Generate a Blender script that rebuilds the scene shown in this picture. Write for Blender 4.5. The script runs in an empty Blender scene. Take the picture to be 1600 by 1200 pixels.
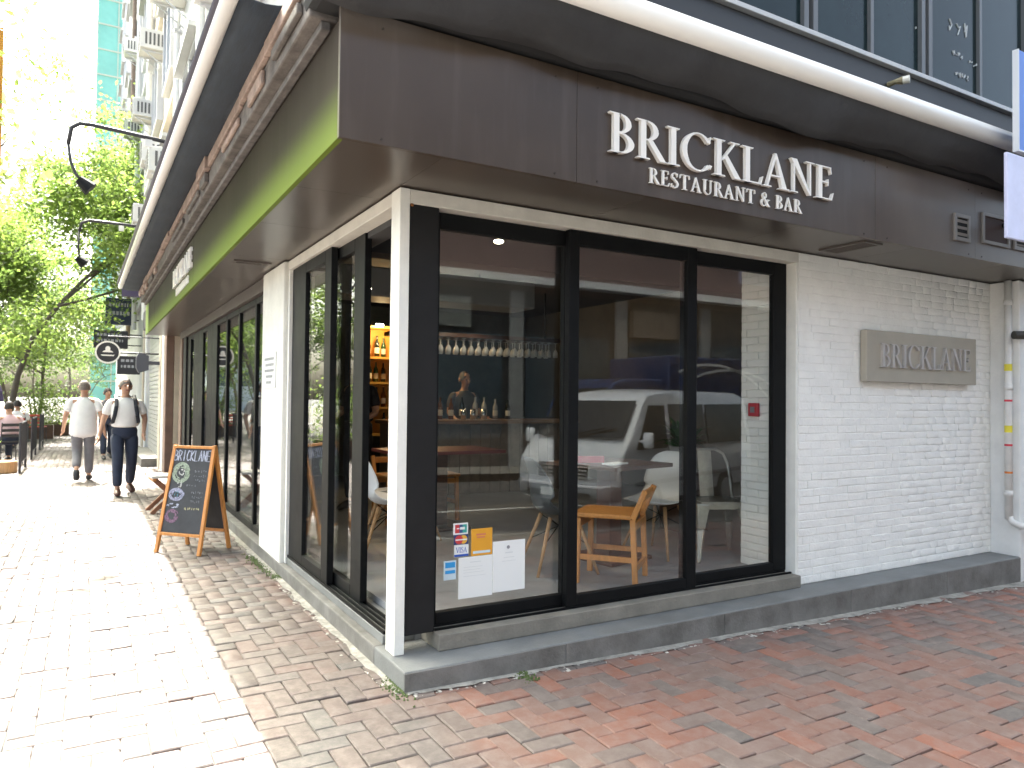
import bpy, bmesh, math, random
import numpy as np
from mathutils import Vector, Matrix, Quaternion
random.seed(7)
rng = np.random.default_rng(7)
R = math.radians
S = bpy.context.scene
COL = S.collection

# ------------------------------------------------------------------ camera
YAW, PIT, ROL = 0.5246, 0.0215, 0.0106
CAM = Vector((-1.3856, -3.5715, 1.42))
fw = Vector((math.sin(YAW)*math.cos(PIT), math.cos(YAW)*math.cos(PIT), math.sin(PIT)))
rt = Vector((math.cos(YAW), -math.sin(YAW), 0)); up = rt.cross(fw)
cr = math.cos(ROL)*rt + math.sin(ROL)*up
cu = -math.sin(ROL)*rt + math.cos(ROL)*up
cd = bpy.data.cameras.new('camera'); cam = bpy.data.objects.new('camera', cd); COL.objects.link(cam)
cam.matrix_world = Matrix(((cr.x, cu.x, -fw.x, CAM.x), (cr.y, cu.y, -fw.y, CAM.y), (cr.z, cu.z, -fw.z, CAM.z), (0, 0, 0, 1)))
cd.sensor_width = 36; cd.lens = 25.83; cd.clip_start = .05; cd.clip_end = 2000
cd.dof.use_dof = True; cd.dof.focus_distance = 4.8; cd.dof.aperture_fstop = 3.6
S.camera = cam
FPX = 1147.87
def to_px(p):
    d = Vector(p) - CAM; Z = d.dot(fw)
    if Z < .05: return None
    return (800 + FPX*d.dot(cr)/Z, 600 - FPX*d.dot(cu)/Z, Z)

# ------------------------------------------------------------------ world, sun, exposure
SUNDIR = Vector((0.05, -0.62, -1.0)).normalized()          # direction the light travels
w = bpy.data.worlds.new('World'); S.world = w; w.use_nodes = True
nt = w.node_tree
sky = nt.nodes.new('ShaderNodeTexSky'); sky.sky_type = 'NISHITA'; sky.sun_disc = False
sky.sun_elevation = math.asin(-SUNDIR.z); sky.sun_rotation = math.atan2(-SUNDIR.x, -SUNDIR.y)
sky.air_density = 0.4; sky.dust_density = 9.0; sky.ozone_density = 0.0
wb = nt.nodes.new('ShaderNodeMix'); wb.data_type = 'RGBA'; wb.blend_type = 'MULTIPLY'; wb.inputs[0].default_value = 1; wb.inputs[7].default_value = (1, 1.09, .985, 1)   # even white balance
nt.links.new(sky.outputs[0], wb.inputs[6]); nt.links.new(wb.outputs[2], nt.nodes['Background'].inputs[0])
nt.nodes['Background'].inputs[1].default_value = 0.15
sl = bpy.data.lights.new('sun', 'SUN'); sl.energy = 2.5; sl.angle = R(0.6); sl.color = (1, .97, .93)
so = bpy.data.objects.new('sun', sl); COL.objects.link(so); so.location = (-2, 20, 40)
so.rotation_mode = 'QUATERNION'; so.rotation_quaternion = (-SUNDIR).to_track_quat('Z', 'Y')
S.view_settings.view_transform = 'Standard'; S.view_settings.look = 'None'
S.view_settings.exposure = 3.3; S.view_settings.gamma = 1

# ------------------------------------------------------------------ materials
MATS = {}
def M(name, col=(.5, .5, .5), rough=.6, metal=0., var=0., vs=3., bump=0., bs=40., spec=.5, col2=None, coat=0., stretch=None, emit=None, es=0.):
    if name in MATS: return MATS[name]
    m = bpy.data.materials.new(name); m.use_nodes = True; n = m.node_tree; b = n.nodes['Principled BSDF']
    b.inputs['Roughness'].default_value = rough; b.inputs['Metallic'].default_value = metal
    b.inputs['Specular IOR Level'].default_value = spec; b.inputs['Coat Weight'].default_value = coat
    b.inputs['Base Color'].default_value = (*col, 1)
    if emit: b.inputs['Emission Color'].default_value = (*emit, 1); b.inputs['Emission Strength'].default_value = es
    if var or bump:
        g = n.nodes.new('ShaderNodeNewGeometry'); src = g.outputs['Position']
        if stretch:
            mp = n.nodes.new('ShaderNodeMapping'); mp.inputs['Scale'].default_value = stretch
            n.links.new(src, mp.inputs[0]); src = mp.outputs[0]
    if var:
        t = n.nodes.new('ShaderNodeTexNoise'); t.inputs['Scale'].default_value = vs; t.inputs['Detail'].default_value = 6; t.inputs['Roughness'].default_value = .65
        n.links.new(src, t.inputs['Vector'])
        cr_ = n.nodes.new('ShaderNodeValToRGB'); e = cr_.color_ramp.elements
        c2 = col2 or tuple(min(1, c*(1+var)) for c in col)
        e[0].position = .32; e[1].position = .68
        e[0].color = (*[c*(1-var) for c in col], 1); e[1].color = (*c2, 1)
        n.links.new(t.outputs['Fac'], cr_.inputs[0]); n.links.new(cr_.outputs[0], b.inputs['Base Color'])
        mr = n.nodes.new('ShaderNodeMapRange'); mr.inputs[3].default_value = max(0, rough-.08); mr.inputs[4].default_value = min(1, rough+.1)
        n.links.new(t.outputs['Fac'], mr.inputs[0]); n.links.new(mr.outputs[0], b.inputs['Roughness'])
    if bump:
        t2 = n.nodes.new('ShaderNodeTexNoise'); t2.inputs['Scale'].default_value = bs; t2.inputs['Detail'].default_value = 5
        n.links.new(src, t2.inputs['Vector'])
        bp = n.nodes.new('ShaderNodeBump'); bp.inputs['Strength'].default_value = bump; bp.inputs['Distance'].default_value = .01
        n.links.new(t2.outputs['Fac'], bp.inputs['Height']); n.links.new(bp.outputs[0], b.inputs['Normal'])
    MATS[name] = m; return m

def glass_mat(name, tint=(.93, .96, .95), ior=1.6):
    m = bpy.data.materials.new(name); m.use_nodes = True; n = m.node_tree
    for x in list(n.nodes):
        if x.type != 'OUTPUT_MATERIAL': n.nodes.remove(x)
    out = [x for x in n.nodes if x.type == 'OUTPUT_MATERIAL'][0]
    tr = n.nodes.new('ShaderNodeBsdfTransparent'); tr.inputs[0].default_value = (*tint, 1)
    gl = n.nodes.new('ShaderNodeBsdfGlossy'); gl.inputs['Roughness'].default_value = 0.0
    fr = n.nodes.new('ShaderNodeFresnel'); fr.inputs[0].default_value = ior
    mx = n.nodes.new('ShaderNodeMixShader')
    g = n.nodes.new('ShaderNodeNewGeometry'); pw_ = n.nodes.new('ShaderNodeMix'); pw_.inputs[2].default_value = ior; pw_.inputs[3].default_value = 1/ior
    n.links.new(g.outputs['Backfacing'], pw_.inputs[0]); n.links.new(pw_.outputs[0], fr.inputs[0])
    n.links.new(fr.outputs[0], mx.inputs[0]); n.links.new(tr.outputs[0], mx.inputs[1]); n.links.new(gl.outputs[0], mx.inputs[2])
    n.links.new(mx.outputs[0], out.inputs[0]); return m

def paver_mat(name, use_attr):
    m = bpy.data.materials.new(name); m.use_nodes = True; n = m.node_tree; b = n.nodes['Principled BSDF']
    L = n.links.new
    if use_attr:
        a = n.nodes.new('ShaderNodeAttribute'); a.attribute_name = 'rnd'; rv = a.outputs['Fac']
    else:
        a = n.nodes.new('ShaderNodeObjectInfo'); rv = a.outputs['Random']
    def ramp(stops):
        r = n.nodes.new('ShaderNodeValToRGB'); r.color_ramp.interpolation = 'LINEAR'; e = r.color_ramp.elements
        e[0].position, e[0].color = stops[0][0], (*stops[0][1], 1); e[1].position, e[1].color = stops[-1][0], (*stops[-1][1], 1)
        for p, c in stops[1:-1]:
            k = e.new(p); k.color = (*c, 1)
        L(rv, r.inputs[0]); return r
    front = ramp([(0, (.19, .092, .068)), (.14, (.155, .10, .082)), (.28, (.125, .105, .094)), (.38, (.205, .092, .064)), (.50, (.165, .105, .085)), (.62, (.235, .098, .064)), (.74, (.135, .106, .092)), (.84, (.098, .088, .082)), (.92, (.19, .102, .079)), (1, (.15, .106, .09))])
    side = ramp([(0, (.088, .074, .068)), (.25, (.105, .079, .071)), (.45, (.10, .094, .088)), (.65, (.115, .082, .073)), (.85, (.09, .084, .08)), (1, (.115, .089, .08))])
    g = n.nodes.new('ShaderNodeNewGeometry'); sx = n.nodes.new('ShaderNodeSeparateXYZ'); L(g.outputs['Position'], sx.inputs[0])
    ns = n.nodes.new('ShaderNodeTexNoise'); ns.inputs['Scale'].default_value = 2.2; L(g.outputs['Position'], ns.inputs['Vector'])
    ad = n.nodes.new('ShaderNodeMath'); ad.operation = 'MULTIPLY_ADD'; ad.inputs[1].default_value = .9; L(ns.outputs['Fac'], ad.inputs[0]); L(sx.outputs['X'], ad.inputs[2])
    mr = n.nodes.new('ShaderNodeMapRange'); mr.inputs[1].default_value = .15; mr.inputs[2].default_value = .85; L(ad.outputs[0], mr.inputs[0])
    mx = n.nodes.new('ShaderNodeMix'); mx.data_type = 'RGBA'
    L(mr.outputs[0], mx.inputs[0]); L(side.outputs[0], mx.inputs[6]); L(front.outputs[0], mx.inputs[7])
    # grime
    gn = n.nodes.new('ShaderNodeTexNoise'); gn.inputs['Scale'].default_value = 14; gn.inputs['Detail'].default_value = 7; gn.inputs['Roughness'].default_value = .7
    L(g.outputs['Position'], gn.inputs['Vector'])
    gr = n.nodes.new('ShaderNodeMapRange'); gr.inputs[1].default_value = .42; gr.inputs[2].default_value = .75; gr.inputs[3].default_value = 0; gr.inputs[4].default_value = .55; L(gn.outputs['Fac'], gr.inputs[0])
    m2 = n.nodes.new('ShaderNodeMix'); m2.data_type = 'RGBA'; m2.inputs[7].default_value = (.24, .20, .185, 1)
    L(gr.outputs[0], m2.inputs[0]); L(mx.outputs[2], m2.inputs[6]); L(m2.outputs[2], b.inputs['Base Color'])
    fn = n.nodes.new('ShaderNodeTexNoise'); fn.inputs['Scale'].default_value = 120; fn.inputs['Detail'].default_value = 4; L(g.outputs['Position'], fn.inputs['Vector'])
    bp = n.nodes.new('ShaderNodeBump'); bp.inputs['Strength'].default_value = .35; bp.inputs['Distance'].default_value = .004
    L(fn.outputs['Fac'], bp.inputs['Height']); L(bp.outputs[0], b.inputs['Normal'])
    b.inputs['Roughness'].default_value = .68
    return m

white_paint = M('white_paint', (.76, .755, .70), .5, var=.06, vs=6, bump=.15, bs=60)
white_brick = M('white_brick', (.85, .84, .80), .55, var=.05, vs=5, bump=.5, bs=55)
grey_mortar = M('grey_mortar', (.83, .82, .78), .8, var=.08, vs=9)
black_alu = M('black_aluminium', (.0055, .006, .0065), .5, var=.15, vs=5, spec=.15)
black_paint = M('black_paint', (.012, .012, .0125), .55, var=.2, vs=4, spec=.25)
concrete = M('concrete', (.135, .127, .113), .75, var=.28, vs=4.5, bump=.35, bs=70, col2=(.20, .193, .18))
slab_top = M('slab_stone', (.165, .17, .168), .6, var=.2, vs=3, bump=.25, bs=80)
sill_mat = M('sill_concrete', (.20, .185, .155), .7, var=.18, vs=6, bump=.25, bs=60)
dirt = M('joint_dirt', (.11, .10, .09), .9, var=.4, vs=12, bump=.5, bs=80)
wood_orange = M('orange_wood', (.52, .22, .055), .42, var=.2, vs=6, stretch=(6, 6, 1), bump=.1)
wood_light = M('light_wood', (.46, .26, .115), .5, var=.2, vs=6, stretch=(6, 6, 1))
wood_dark = M('dark_wood', (.085, .042, .025), .4, var=.35, vs=6, stretch=(1, 6, 6))
white_plastic = M('white_plastic', (.78, .79, .80), .32)
cream_plastic = M('cream_plastic', (.78, .75, .69), .4)
metal_grey = M('galvanised_steel', (.40, .38, .33), .32, metal=.75, var=.15, vs=14)
chrome = M('chrome', (.7, .7, .7), .12, metal=1)
int_dark = M('dark_interior_paint', (.035, .035, .038), .7, var=.2, vs=2)
int_floor = M('grey_interior_floor', (.27, .275, .28), .35, var=.2, vs=3)
pale_metal = M('pale_painted_metal', (.62, .62, .62), .4, var=.06, vs=3)
fabric_blue = M('navy_canvas', (.030, .042, .060), .8, var=.25, vs=5, stretch=(8, 1, 1), bump=.2, bs=30)
fabric_grey = M('charcoal_canvas', (.040, .041, .044), .85, var=.2, vs=3, bump=.3, bs=25)
GLASS = glass_mat('clear_glass', tint=(.97, .985, .98), ior=1.80)
letter_white = M('letter_white', (.84, .81, .76), .45)
plaque_mat = M('taupe_metal', (.41, .375, .31), .42, metal=.25, var=.06, vs=5)
paper = M('white_paper', (.78, .79, .77), .7)
tyre_mat = M('tyre_rubber', (.02, .02, .02), .8)
asphalt = M('asphalt', (.055, .055, .056), .85, var=.3, vs=8, bump=.6, bs=150)

# ------------------------------------------------------------------ mesh helpers
class MB:
    def __init__(s): s.v = []; s.f = []
    def add(s, v, f):
        o = len(s.v); s.v += [tuple(p) for p in v]; s.f += [tuple(i+o for i in q) for q in f]; return s
    def box(s, x0, x1, y0, y1, z0, z1):
        return s.add([(x0, y0, z0), (x1, y0, z0), (x1, y1, z0), (x0, y1, z0), (x0, y0, z1), (x1, y0, z1), (x1, y1, z1), (x0, y1, z1)],
                     [(0, 3, 2, 1), (4, 5, 6, 7), (0, 1, 5, 4), (1, 2, 6, 5), (2, 3, 7, 6), (3, 0, 4, 7)])
    def bar(s, a, b, w, h=None, upv=(0, 0, 1), w2=None, h2=None):
        a, b = Vector(a), Vector(b); h = h or w; d = (b-a).normalized(); u = Vector(upv)
        if abs(d.dot(u)) > .98: u = Vector((0, 1, 0))
        x = d.cross(u).normalized(); y = x.cross(d)
        w2 = w2 or w; h2 = h2 or h
        v = [p + x*sx*ww/2 + y*sy*hh/2 for p, ww, hh in ((a, w, h), (b, w2, h2)) for sx, sy in ((-1, -1), (1, -1), (1, 1), (-1, 1))]
        return s.add(v, [(3, 2, 1, 0), (4, 5, 6, 7), (0, 1, 5, 4), (1, 2, 6, 5), (2, 3, 7, 6), (3, 0, 4, 7)])
    def tube(s, pts, rad, seg=10, cap=True, closed=False):
        pts = [Vector(p) for p in pts]; n = len(pts)
        rad = rad if isinstance(rad, (list, tuple)) else [rad]*n
        rad = [r if isinstance(r, (list, tuple)) else (r, r) for r in rad]
        rings = []; px = None
        for i, p in enumerate(pts):
            d = (pts[min(i+1, n-1)] - pts[max(i-1, 0)]).normalized()
            if px is None:
                u = Vector((1, 0, 0)) if abs(d.x) < .8 else Vector((0, 1, 0)); x = (u - d*u.dot(d)).normalized()
            else: x = (px - d*px.dot(d)).normalized()
            px = x; y = d.cross(x)
            rings.append([p + x*math.cos(2*math.pi*k/seg)*rad[i][0] + y*math.sin(2*math.pi*k/seg)*rad[i][1] for k in range(seg)])
        o = len(s.v)
        for r_ in rings: s.v += [tuple(q) for q in r_]
        for i in range(n-1):
            for k in range(seg):
                s.f.append((o+i*seg+k, o+i*seg+(k+1) % seg, o+(i+1)*seg+(k+1) % seg, o+(i+1)*seg+k))
        if cap:
            s.f.append(tuple(o+k for k in reversed(range(seg)))); s.f.append(tuple(o+(n-1)*seg+k for k in range(seg)))
        return s
    def lathe(s, prof, c=(0, 0, 0), seg=16):
        o = len(s.v)
        for r_, z in prof:
            for k in range(seg):
                a = 2*math.pi*k/seg; s.v.append((c[0]+r_*math.cos(a), c[1]+r_*math.sin(a), c[2]+z))
        for i in range(len(prof)-1):
            for k in range(seg):
                s.f.append((o+i*seg+k, o+i*seg+(k+1) % seg, o+(i+1)*seg+(k+1) % seg, o+(i+1)*seg+k))
        return s
    def prism(s, poly, fn0, fn1):
        n = len(poly); v = [fn0(p) for p in poly] + [fn1(p) for p in poly]
        return s.add(v, [tuple(range(n-1, -1, -1)), tuple(range(n, 2*n))] + [(i, (i+1) % n, n+(i+1) % n, n+i) for i in range(n)])
    def build(s, name, mat, parent=None, bevel=0, smooth=False, sub=0, recalc=True, **kw):
        me = bpy.data.meshes.new(name); me.from_pydata(s.v, [], s.f)
        if recalc:
            bm = bmesh.new(); bm.from_mesh(me); bmesh.ops.recalc_face_normals(bm, faces=bm.faces); bm.to_mesh(me); bm.free()
        me.materials.append(mat)
        if smooth:
            me.polygons.foreach_set('use_smooth', [True]*len(me.polygons))
        o = bpy.data.objects.new(name, me); COL.objects.link(o)
        if parent: o.parent = parent
        if bevel:
            b = o.modifiers.new('bevel', 'BEVEL'); b.width = bevel; b.segments = 2; b.limit_method = 'ANGLE'; b.angle_limit = R(40)
        if sub:
            b = o.modifiers.new('sub', 'SUBSURF'); b.levels = sub; b.render_levels = sub
        tag(o, **kw); return o
def tag(o, label=None, cat=None, group=None, kind=None):
    if label: o['label'] = label
    if cat: o['category'] = cat
    if group: o['group'] = group
    if kind: o['kind'] = kind
    return o
def empty(name, loc=(0, 0, 0), rz=0, **kw):
    o = bpy.data.objects.new(name, None); COL.objects.link(o); o.location = loc; o.rotation_euler = (0, 0, rz); o.empty_display_size = .1
    return tag(o, **kw)
def copy_tree(o, parent=None):
    c = o.copy(); COL.objects.link(c); c.parent = parent
    for ch in [x for x in list(bpy.data.objects) if x.parent == o]: copy_tree(ch, c)
    return c
def box(name, x0, x1, y0, y1, z0, z1, mat, parent=None, bevel=0, **kw):
    return MB().box(x0, x1, y0, y1, z0, z1).build(name, mat, parent, bevel, **kw)

# ------------------------------------------------------------------ ground
def gz(x, y=0.):                     # the pavement falls gently along the front street
    return -.021*max(0., x)
def big_sheet(name, x0, x1, y0, y1, zf, mat, nx=40, ny=40, **kw):
    m = MB(); xs = np.linspace(x0, x1, nx+1); ys = np.linspace(y0, y1, ny+1)
    m.v = [(x, y, zf(x, y)) for y in ys for x in xs]
    m.f = [(j*(nx+1)+i, j*(nx+1)+i+1, (j+1)*(nx+1)+i+1, (j+1)*(nx+1)+i) for j in range(ny) for i in range(nx)]
    return m.build(name, mat, None, recalc=False, **kw)
KERB_Y = -3.15
ground = big_sheet('ground', -700, 700, -700, 900, lambda x, y: -1.2, asphalt, 4, 4, kind='structure')
pave = big_sheet('pavement', -30, 30, KERB_Y, 130, lambda x, y: gz(x) - .012, dirt, 120, 40, kind='structure')
road = big_sheet('road', -60, 60, -9.9, KERB_Y-.12, lambda x, y: gz(x) - .15 - .03*max(0, min(1, (KERB_Y-y)/2)), asphalt, 60, 6, kind='structure')
farpave = big_sheet('far_pavement', -60, 60, -30, -9.9, lambda x, y: gz(x) - .02, concrete, 60, 6, kind='structure')
m = MB()
for i in range(60):
    x = -15+i*.6
    m.box(x+.004, x+.596, KERB_Y-.12, KERB_Y-.004, gz(x)-.4, gz(x)-.008)
m.build('kerb', concrete, None, bevel=.012, kind='structure')
# painted bay lines on the road
lm = M('road_paint', (.72, .72, .68), .7, var=.15, vs=9)
for i, (x0, y0, x1, y1) in enumerate(((2.1, -6.1, 2.2, -4.0), (2.2, -4.0, 9.5, -3.9), (2.2, -6.1, 9.5, -6.2))):
    m = MB(); N = 12; d = Vector((x1-x0, y1-y0, 0)).normalized(); nrm = Vector((-d.y, d.x, 0))*.05
    for k in range(N+1):
        p = Vector((x0+(x1-x0)*k/N, y0+(y1-y0)*k/N, 0)); z = gz(p.x) - .15 - .03*max(0, min(1, (KERB_Y-p.y)/2)) + .005
        m.v += [(p.x+nrm.x, p.y+nrm.y, z), (p.x-nrm.x, p.y-nrm.y, z)]
    m.f = [(2*k, 2*k+1, 2*k+3, 2*k+2) for k in range(N)]
    m.build('bay_line', lm, None, kind='structure')

# herringbone pavers: the nearest are single bricks, the rest one mesh
W = .103; CH = .006; J = .0046
def brick_mesh(L, B, H, ch):
    a, b = L/2-J/2, B/2-J/2
    v = [(-a, -b, -H), (a, -b, -H), (a, b, -H), (-a, b, -H), (-a, -b, -ch), (a, -b, -ch), (a, b, -ch), (-a, b, -ch),
         (-a+ch, -b+ch, 0), (a-ch, -b+ch, 0), (a-ch, b-ch, 0), (-a+ch, b-ch, 0)]
    f = [(4, 5, 9, 8), (5, 6, 10, 9), (6, 7, 11, 10), (7, 4, 8, 11), (8, 9, 10, 11), (0, 1, 5, 4), (1, 2, 6, 5), (2, 3, 7, 6), (3, 0, 4, 7)]
    return v, f
BV, BF = brick_mesh(2*W, W, .02, .005)
BV = np.array(BV); BF = np.array(BF)
pav_o = paver_mat('clay_paver_single', False); pav_a = paver_mat('clay_paver_field', True)
pav_me = bpy.data.meshes.new('paver'); pav_me.from_pydata(BV.tolist(), [], BF.tolist()); pav_me.materials.append(pav_o)
cells = []
for j in range(int(-3.1/W), int(34/W)):
    for i in range(int(-5.2/W), int(6.6/W)):
        k = (i-j) % 4
        if k == 0: c = ((i+1)*W, (j+.5)*W, 0)
        elif k == 2: c = ((i+.5)*W, j*W, 1)
        else: continue
        x, y, r_ = c; e = W if r_ else W
        if x > -.0 and y > -.20: continue          # under the building
        if y < KERB_Y+.12: continue
        if y > 14 and x > -.1: continue
        cells.append((x, y, r_))
def vis(c):
    p = to_px((c[0], c[1], gz(c[0])))
    if not p or not (20 < p[0] < 1590 and p[1] < 1195): return 1e6
    if p[0] < 420 - (1130-p[1])*.55 and p[1] > 760: return p[2]+.9
    return p[2]
cells.sort(key=vis)
def brick_tf(c):
    x, y, r_ = c
    rz = (math.pi/2 if r_ else 0) + random.gauss(0, .012)
    return Matrix.Translation((x+random.gauss(0, .0008), y+random.gauss(0, .0008), gz(x)+random.gauss(0, .0024))) @ Matrix.Rotation(rz, 4, 'Z') @ Matrix.Rotation(random.gauss(0, .008), 4, 'X') @ Matrix.Rotation(random.gauss(0, .006), 4, 'Y')
for c in cells[:300]:
    o = bpy.data.objects.new('brick', pav_me); COL.objects.link(o); o.matrix_world = brick_tf(c); o.parent = pave
def merged(name, base_v, base_f, tfs, mat, parent, kind='stuff', rnds=None):
    n = len(tfs); V = np.c_[base_v, np.ones(len(base_v))]
    T = np.array([[list(r) for r in t] for t in tfs])
    A = np.einsum('nij,kj->nki', T, V)[:, :, :3].reshape(-1, 3)
    F = (base_f[None] + (np.arange(n)*len(base_v))[:, None, None]).reshape(-1, base_f.shape[1])
    me = bpy.data.meshes.new(name); me.vertices.add(len(A)); me.vertices.foreach_set('co', A.ravel())
    me.loops.add(F.size); me.loops.foreach_set('vertex_index', F.ravel().astype(np.int32))
    me.polygons.add(len(F)); me.polygons.foreach_set('loop_start', (np.arange(len(F))*F.shape[1]).astype(np.int32)); me.polygons.foreach_set('loop_total', np.full(len(F), F.shape[1], np.int32))
    me.update(calc_edges=True)
    at = me.attributes.new('rnd', 'FLOAT', 'FACE'); at.data.foreach_set('value', np.repeat(rng.random(n) if rnds is None else rnds, len(base_f)).astype(np.float32))
    me.materials.append(mat); o = bpy.data.objects.new(name, me); COL.objects.link(o); o.parent = parent
    if kind: o['kind'] = kind
    return o
merged('brick_field', BV, BF, [brick_tf(c) for c in cells[300:]], pav_a, pave)

# cement smear where the pavers meet the steps
m = MB(); N = 130
for k in range(N+1):
    x = -.03+5.7*k/N; wd = .012+.016*x/2+.03*abs(math.sin(x*7.1)*math.sin(x*2.3+1))*(.5+x/4)+random.uniform(0, .018); m.v += [(x, -.228, gz(x)+.006), (x, -.238-wd, gz(x)+.004)]
m.f = [(2*k, 2*k+1, 2*k+3, 2*k+2) for k in range(N)]
m.build('cement_smear', M('cement', (.30, .285, .255), .9, var=.35, vs=14, bump=.8, bs=40), None, recalc=False, kind='structure')
m = MB()
for k in range(N+1):
    y = -.23+10.6*k/N; wd = .02+.02*abs(math.sin(y*5.1))+random.uniform(0, .02); m.v += [(-.033, y, .006), (-.037-wd, y, .004)]
m.f = [(2*k, 2*k+2, 2*k+3, 2*k+1) for k in range(N)]
m.build('cement_smear', MATS['cement'], None, recalc=False, kind='structure')
# grit and weeds along the plinth
gv = np.array([(-1, -1, 0), (1, -1, 0), (1, 1, 0), (-1, 1, 0), (-.6, -.5, .8), (.5, -.6, .7), (.6, .5, .9), (-.5, .6, .6)])*1.0
gf = np.array([(4, 5, 6, 7), (0, 1, 5, 4), (1, 2, 6, 5), (2, 3, 7, 6), (3, 0, 4, 7)])
tf = []
for i in range(900):
    t = random.random()
    if t < .62: x = random.uniform(0, 5.7); y = -.245-abs(random.gauss(0, .022+.022*x/3))
    else: y = random.uniform(-.25, 3.4); x = -.045-abs(random.gauss(0, .03))
    s_ = random.uniform(.002, .009)
    tf.append(Matrix.Translation((x, y, gz(x)-.002)) @ Matrix.Rotation(random.uniform(0, 6), 4, 'Z') @ Matrix.Diagonal((s_*random.uniform(.7, 2), s_, s_*.6, 1)))
merged('grit', gv, gf, tf, M('grit', (.42, .40, .36), .9, var=.4, vs=60), None)
tf = []
for i in range(700):
    c = random.choice(((-.09, 2.75, .16), (-.06, 2.4, .05), (-.05, -.15, .07), (.62, -.25, .06), (-.1, 3.1, .1)))
    x = c[0]+random.gauss(0, .025); y = c[1]+random.gauss(0, c[2])
    if x > -.035 and y > -.235: x = -.04
    s_ = random.uniform(.006, .016)
    tf.append(Matrix.Translation((x, y, gz(x))) @ Matrix.Rotation(random.uniform(0, 6), 4, 'Z') @ Matrix.Rotation(random.uniform(-.7, .7), 4, 'X') @ Matrix.Diagonal((s_*.35, s_*.35, s_, 1)))
merged('moss', gv, gf, tf, M('moss', (.07, .10, .03), .9, var=.3, vs=30), None)

# ------------------------------------------------------------------ serif capitals (strokes -> polygons), cap height 1
def _serif(x0, x1, top):
    h = .035
    return [(x0, 1 if top else 0), (x1, 1 if top else 0), (x1-.02, (1-h) if top else h), (x0+.02, (1-h) if top else h)]
def _band(cx, cy, rx, ry, ix, iy, a0, a1, n=14, icx=None):
    icx = cx if icx is None else icx; q = []
    for k in range(n):
        t0 = R(a0+(a1-a0)*k/n); t1 = R(a0+(a1-a0)*(k+1)/n)
        q.append([(cx+rx*math.cos(t0), cy+ry*math.sin(t0)), (cx+rx*math.cos(t1), cy+ry*math.sin(t1)), (icx+ix*math.cos(t1), cy+iy*math.sin(t1)), (icx+ix*math.cos(t0), cy+iy*math.sin(t0))])
    return q
def _stem(x0, x1, y0=0, y1=1): return [(x0, y0), (x1, y0), (x1, y1), (x0, y1)]
def glyph(c):
    if c == 'I': return [_stem(.13, .26), _serif(.03, .36, True), _serif(.03, .36, False)], .40
    if c == 'B': return [_stem(.12, .25), _serif(.02, .3, True), _serif(.02, .3, False)] + _band(.25, .755, .29, .245, .16, .21, -90, 90) + _band(.25, .262, .36, .262, .22, .225, -90, 90), .66
    if c == 'R': return [_stem(.12, .25), _serif(.02, .3, True), _serif(.02, .35, False)] + _band(.25, .74, .31, .26, .18, .222, -90, 90) + [[(.28, .5), (.42, .5), (.74, .03), (.82, 0), (.6, 0)]], .76
    if c == 'C': return _band(.46, .5, .44, .52, .31, .48, 38, 322, 24) + [[(.77, .78), (.81, .98), (.785, .98), (.72, .82)], [(.77, .22), (.84, .2), (.80, .10), (.72, .17)]], .86
    if c == 'K': return [_stem(.12, .25), _serif(.02, .36, True), _serif(.02, .36, False), [(.25, .45), (.31, .45), (.66, .97), (.60, .97)], _serif(.5, .78, True), [(.31, .56), (.41, .62), (.80, .03), (.86, 0), (.64, 0)]], .84
    if c == 'L': return [_stem(.12, .25), _serif(.02, .36, True), _serif(.02, .3, False), _stem(.25, .60, 0, .04), [(.56, .04), (.60, .04), (.655, .24), (.63, .24)]], .66
    if c == 'A': return [[(.10, .02), (.155, .02), (.40, .86), (.37, .97)], [(.36, 1.0), (.42, 1.0), (.75, .02), (.60, .02)], _stem(.24, .55, .32, .362), _serif(.0, .26, False), _serif(.50, .84, False)], .84
    if c == 'N': return [_stem(.13, .18), _stem(.67, .72), [(.05, 1), (.24, 1), (.72, .0), (.66, .0)], _serif(.03, .28, False), _serif(.55, .84, True)], .86
    if c == 'E': return [_stem(.12, .25), _serif(.02, .3, True), _serif(.02, .3, False), _stem(.25, .56, .96, 1), _stem(.25, .47, .5, .54), _stem(.25, .60, 0, .04),
                         [(.53, .96), (.56, .96), (.585, .8), (.565, .8)], [(.44, .42), (.47, .42), (.47, .62), (.44, .62)], [(.56, .04), (.60, .04), (.65, .23), (.63, .23)]], .66
    if c == 'S': return _band(.29, .755, .24, .26, .14, .215, 35, 245, 14) + _band(.31, .25, .26, .265, .15, .22, -145, 65, 14) + [[(.15, .62), (.22, .70), (.47, .42), (.39, .35)], [(.46, .74), (.50, .74), (.49, .98), (.465, .98)], [(.06, .26), (.10, .26), (.09, .02), (.06, .02)]], .60
    if c == 'T': return [_stem(.31, .44), _serif(.2, .55, False), _stem(.04, .71, .96, 1), [(.04, .96), (.08, .96), (.045, .74), (.02, .74)], [(.67, .96), (.71, .96), (.73, .74), (.705, .74)]], .75
    if c == 'U': return [_stem(.12, .25, .3), _stem(.62, .67, .3), _serif(.02, .36, True), _serif(.53, .78, True)] + _band(.395, .3, .275, .315, .225, .265, 180, 360, 14, .415), .80
    if c == '&': return _band(.33, .78, .19, .22, .12, .18, 0, 360, 16) + _band(.30, .27, .27, .28, .17, .235, 70, 330, 18) + [[(.17, .66), (.28, .70), (.76, .03), (.82, 0), (.62, 0)], [(.50, .13), (.54, .10), (.70, .48), (.66, .50)], _stem(.56, .80, .47, .51)], .86
    if c == 'V': return [[(.0, 1), (.16, 1), (.40, .1), (.34, 0)], [(.34, 0), (.42, 0), (.74, 1), (.66, 1)], _serif(-.04, .26, True), _serif(.54, .82, True)], .76
    return [], .32
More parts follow.
